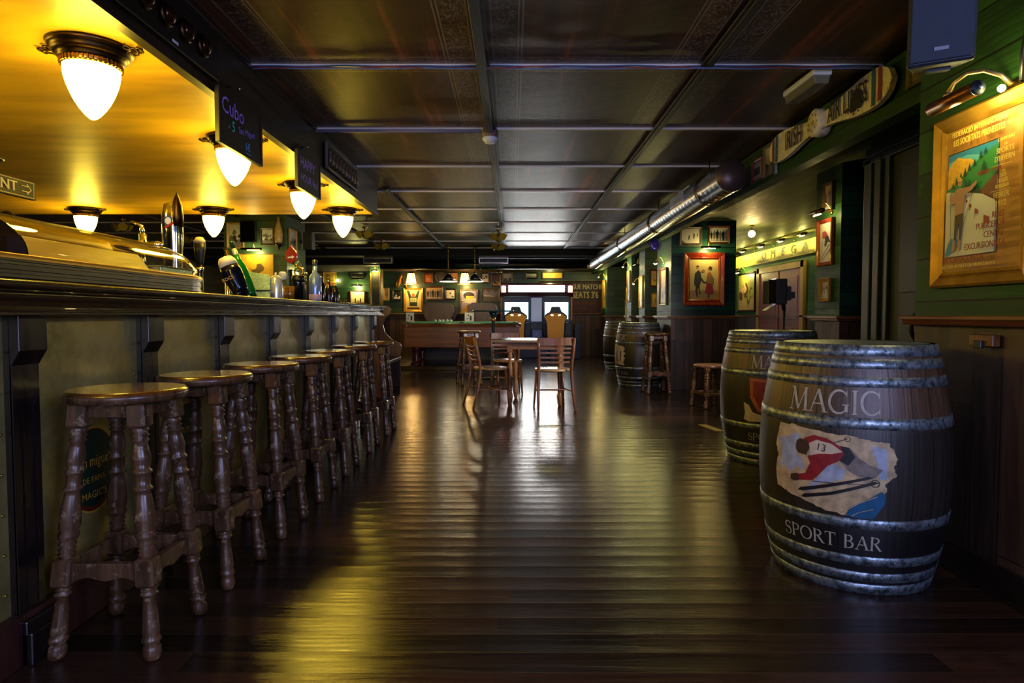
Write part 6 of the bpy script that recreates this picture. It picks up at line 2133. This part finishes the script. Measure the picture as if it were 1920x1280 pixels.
MB().box(-.12, .12, -.37, -.0, .30, .70).build('coin_door', flat('coin_door_grey', '#4a5068', .35, .5), t, bevel=.006)
MB().box(-.03, .03, -.375, -.37, .58, .62).build('coin_slot', WHITEP, t)
for x in (-.4, -.2, .3, .5):
    pass


def race_seat(label, x):
    t = thing('racing_seat', label, 'seat', (x, 14.55, 0), 0, 'yellow racing seats of the arcade cabinet')
    o_ = [(-.20, .35), (.20, .35), (.22, .7), (.24, .92), (.27, 1.0), (.26, 1.05), (.20, 1.10), (.13, 1.14), (.10, 1.25), (-.10, 1.25), (-.13, 1.14), (-.20, 1.10), (-.26, 1.05), (-.27, 1.0), (-.24, .92), (-.22, .7)]
    MB().prism(o_, 0, .10, 'Y').build('shell', BLACK, t, bevel=.02)
    o2 = [(-.18, .36), (.18, .36), (.19, .7), (.20, .88), (.25, .985), (.235, 1.03), (.16, 1.075), (.09, 1.10), (-.09, 1.10), (-.16, 1.075), (-.235, 1.03), (-.25, .985), (-.20, .88), (-.19, .7)]
    MB().prism(o2, -.014, .01, 'Y').build('yellow_back', flat('seat_yellow', '#e8a010', .45), t, bevel=.006)
    for sx in (-1, 1):
        M = Matrix.Translation((sx * .085, -.016, 1.055)) @ Matrix.Rotation(sx * -.25, 4, 'Y')
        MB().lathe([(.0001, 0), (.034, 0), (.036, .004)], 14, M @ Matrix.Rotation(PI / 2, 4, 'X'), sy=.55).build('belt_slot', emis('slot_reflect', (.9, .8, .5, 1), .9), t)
    MB().box(-.2, .2, .1, .55, .30, .42).build('seat_cushion', BLACK, t, bevel=.02)
    MB().box(-.12, .12, .1, .45, .0, .30).build('pedestal', BLACK, t)


race_seat('yellow backed racing seat in front of the left arcade screen', .085)
race_seat('yellow backed racing seat in front of the right arcade screen', 1.01)
tag(MB().box(1.50, 1.66, 15.1, 15.4, 0, .85).build('side_console', flat('console_blue', '#101828', .4), bevel=.01), 'dark blue console box at the right side of the arcade cabinet', 'box')

# ------------------------------------------------------------------ dining table and chairs
t = thing('dining_table', 'small wooden table with turned legs in the middle of the floor', 'table', (.30, 7.6, 0), -.12)
MB().box(-.50, .46, -.39, .39, .735, .765).build('table_top', wood('table_top_wood', '#5a4030', '#86705c', 'X', 5, .22, coat=.4), t, bevel=.006)
for k in range(4):
    M = Matrix.Rotation(PI / 2 * k, 4, 'Z')
    hw, hd = (.30, .31) if k % 2 == 0 else (.31, .30)
    MB().box(-.28, .28, -.30, -.28, .655, .735, M=M).build('apron', TBW, t)
lp = [(.016, 0), (.022, .02), (.030, .07), (.034, .11), (.022, .15), (.018, .16), (.026, .175), (.018, .19), (.022, .25), (.029, .40), (.028, .46), (.02, .50), (.027, .515), (.018, .53), (.028, .56), (.03, .58), (.02, .60), (.026, .61), (.02, .625), (.02, .63)]
for sx in (-1, 1):
    for sy in (-1, 1):
        M = Matrix.Translation((.29 * sx, .29 * sy, 0))
        MB().lathe(lp, 16, M).box(-.03, .03, -.03, .03, .625, .735, M=M).build('leg', TBW, t)


def make_chair(label):
    t = thing('ladder_back_chair', label, 'chair', group='ladder back chairs at the table')
    # local: sits facing -Y... the back is at +Y
    MB().lathe([(.0001, .445), (.185, .445), (.2, .452), (.205, .462), (.2, .474), (.19, .478), (.0001, .472)], 28, sx=1.0, sy=.98).build('seat', wood('chair_seat_wood', '#8a6a48', '#b89870', 'X', 6, .22, coat=.5), t)
    for sx in (-1, 1):
        MB().cyl((sx * .15, -.13, .45), (sx * .175, -.17, 0), .016, 12, .012).build('leg', CHW, t)
        pts = [(sx * .205, .27, 0), (sx * .195, .215, .2), (sx * .185, .18, .42), (sx * .185, .19, .55), (sx * .195, .225, .7), (sx * .20, .255, .84)]
        MB().tube(pts, [.012, .016, .018, .018, .017, .014], 10).build('back_leg', CHW, t)

    def curved(z0, z1, y, th=.007):
        B = MB()
        n = 8
        v = []
        for k in range(n + 1):
            x = -.195 + .39 * k / n
            yy = y + .03 * math.cos(PI * (k / n - .5)) - .005
            v += [(x, yy - th, z0), (x, yy + th, z0), (x, yy + th, z1), (x, yy - th, z1)]
        f = []
        for k in range(n):
            a, c = 4 * k, 4 * k + 4
            for j in range(4):
                f.append((a + j, a + (j + 1) % 4, c + (j + 1) % 4, c + j))
        f += [(0, 1, 2, 3), (4 * n, 4 * n + 3, 4 * n + 2, 4 * n + 1)]
        B.add(v, f)
        return B
    curved(.755, .845, .235).build('crest_rail', CHW, t, bevel=.003)
    for z, y in ((.55, .185), (.605, .197), (.66, .21), (.71, .222)):
        curved(z, z + .022, y).build('slat', CHW, t)
    B = MB()
    pts = [(.175 * math.cos(a), .165 * math.sin(a) - .01, .20) for a in [2 * PI * k / 20 for k in range(20)]]
    B.cyl((-.165, -.15, .22), (-.19, .205, .22), .009, 8).build('stretcher', CHW, t)
    MB().cyl((.165, -.15, .22), (.19, .205, .22), .009, 8).build('stretcher', CHW, t)
    MB().cyl((-.17, .0, .22), (.17, .0, .22), .009, 8).build('stretcher', CHW, t)
    return t


ch = make_chair('ladder back chair right of the table, back towards the camera')
ch.location = (.45, 7.08, 0)
ch.scale = (1, 1, .955)
ch.rotation_euler = (0, 0, PI + .14)
copy_tree(ch, label='ladder back chair left of the table, seen from behind at an angle', loc=(-.25, 7.28, 0), rz=PI - 1.22)
copy_tree(ch, label='ladder back chair on the far side of the table', loc=(-.06, 8.5, 0), rz=.15)

# yellow floor marking
tag(MB().add([(1.79, 6.02, .0012), (1.87, 6.02, .0012), (1.93, 5.68, .0012), (1.85, 5.68, .0012), (1.79, 6.02, .0004), (1.87, 6.02, .0004), (1.93, 5.68, .0004), (1.85, 5.68, .0004)], [(3, 2, 1, 0), (4, 5, 6, 7), (0, 1, 5, 4), (1, 2, 6, 5), (2, 3, 7, 6), (3, 0, 4, 7)]).build('floor_tape', flat('tape_yellow', '#b8a020', .5)), 'short strip of yellow tape stuck on the dark floor', 'tape')
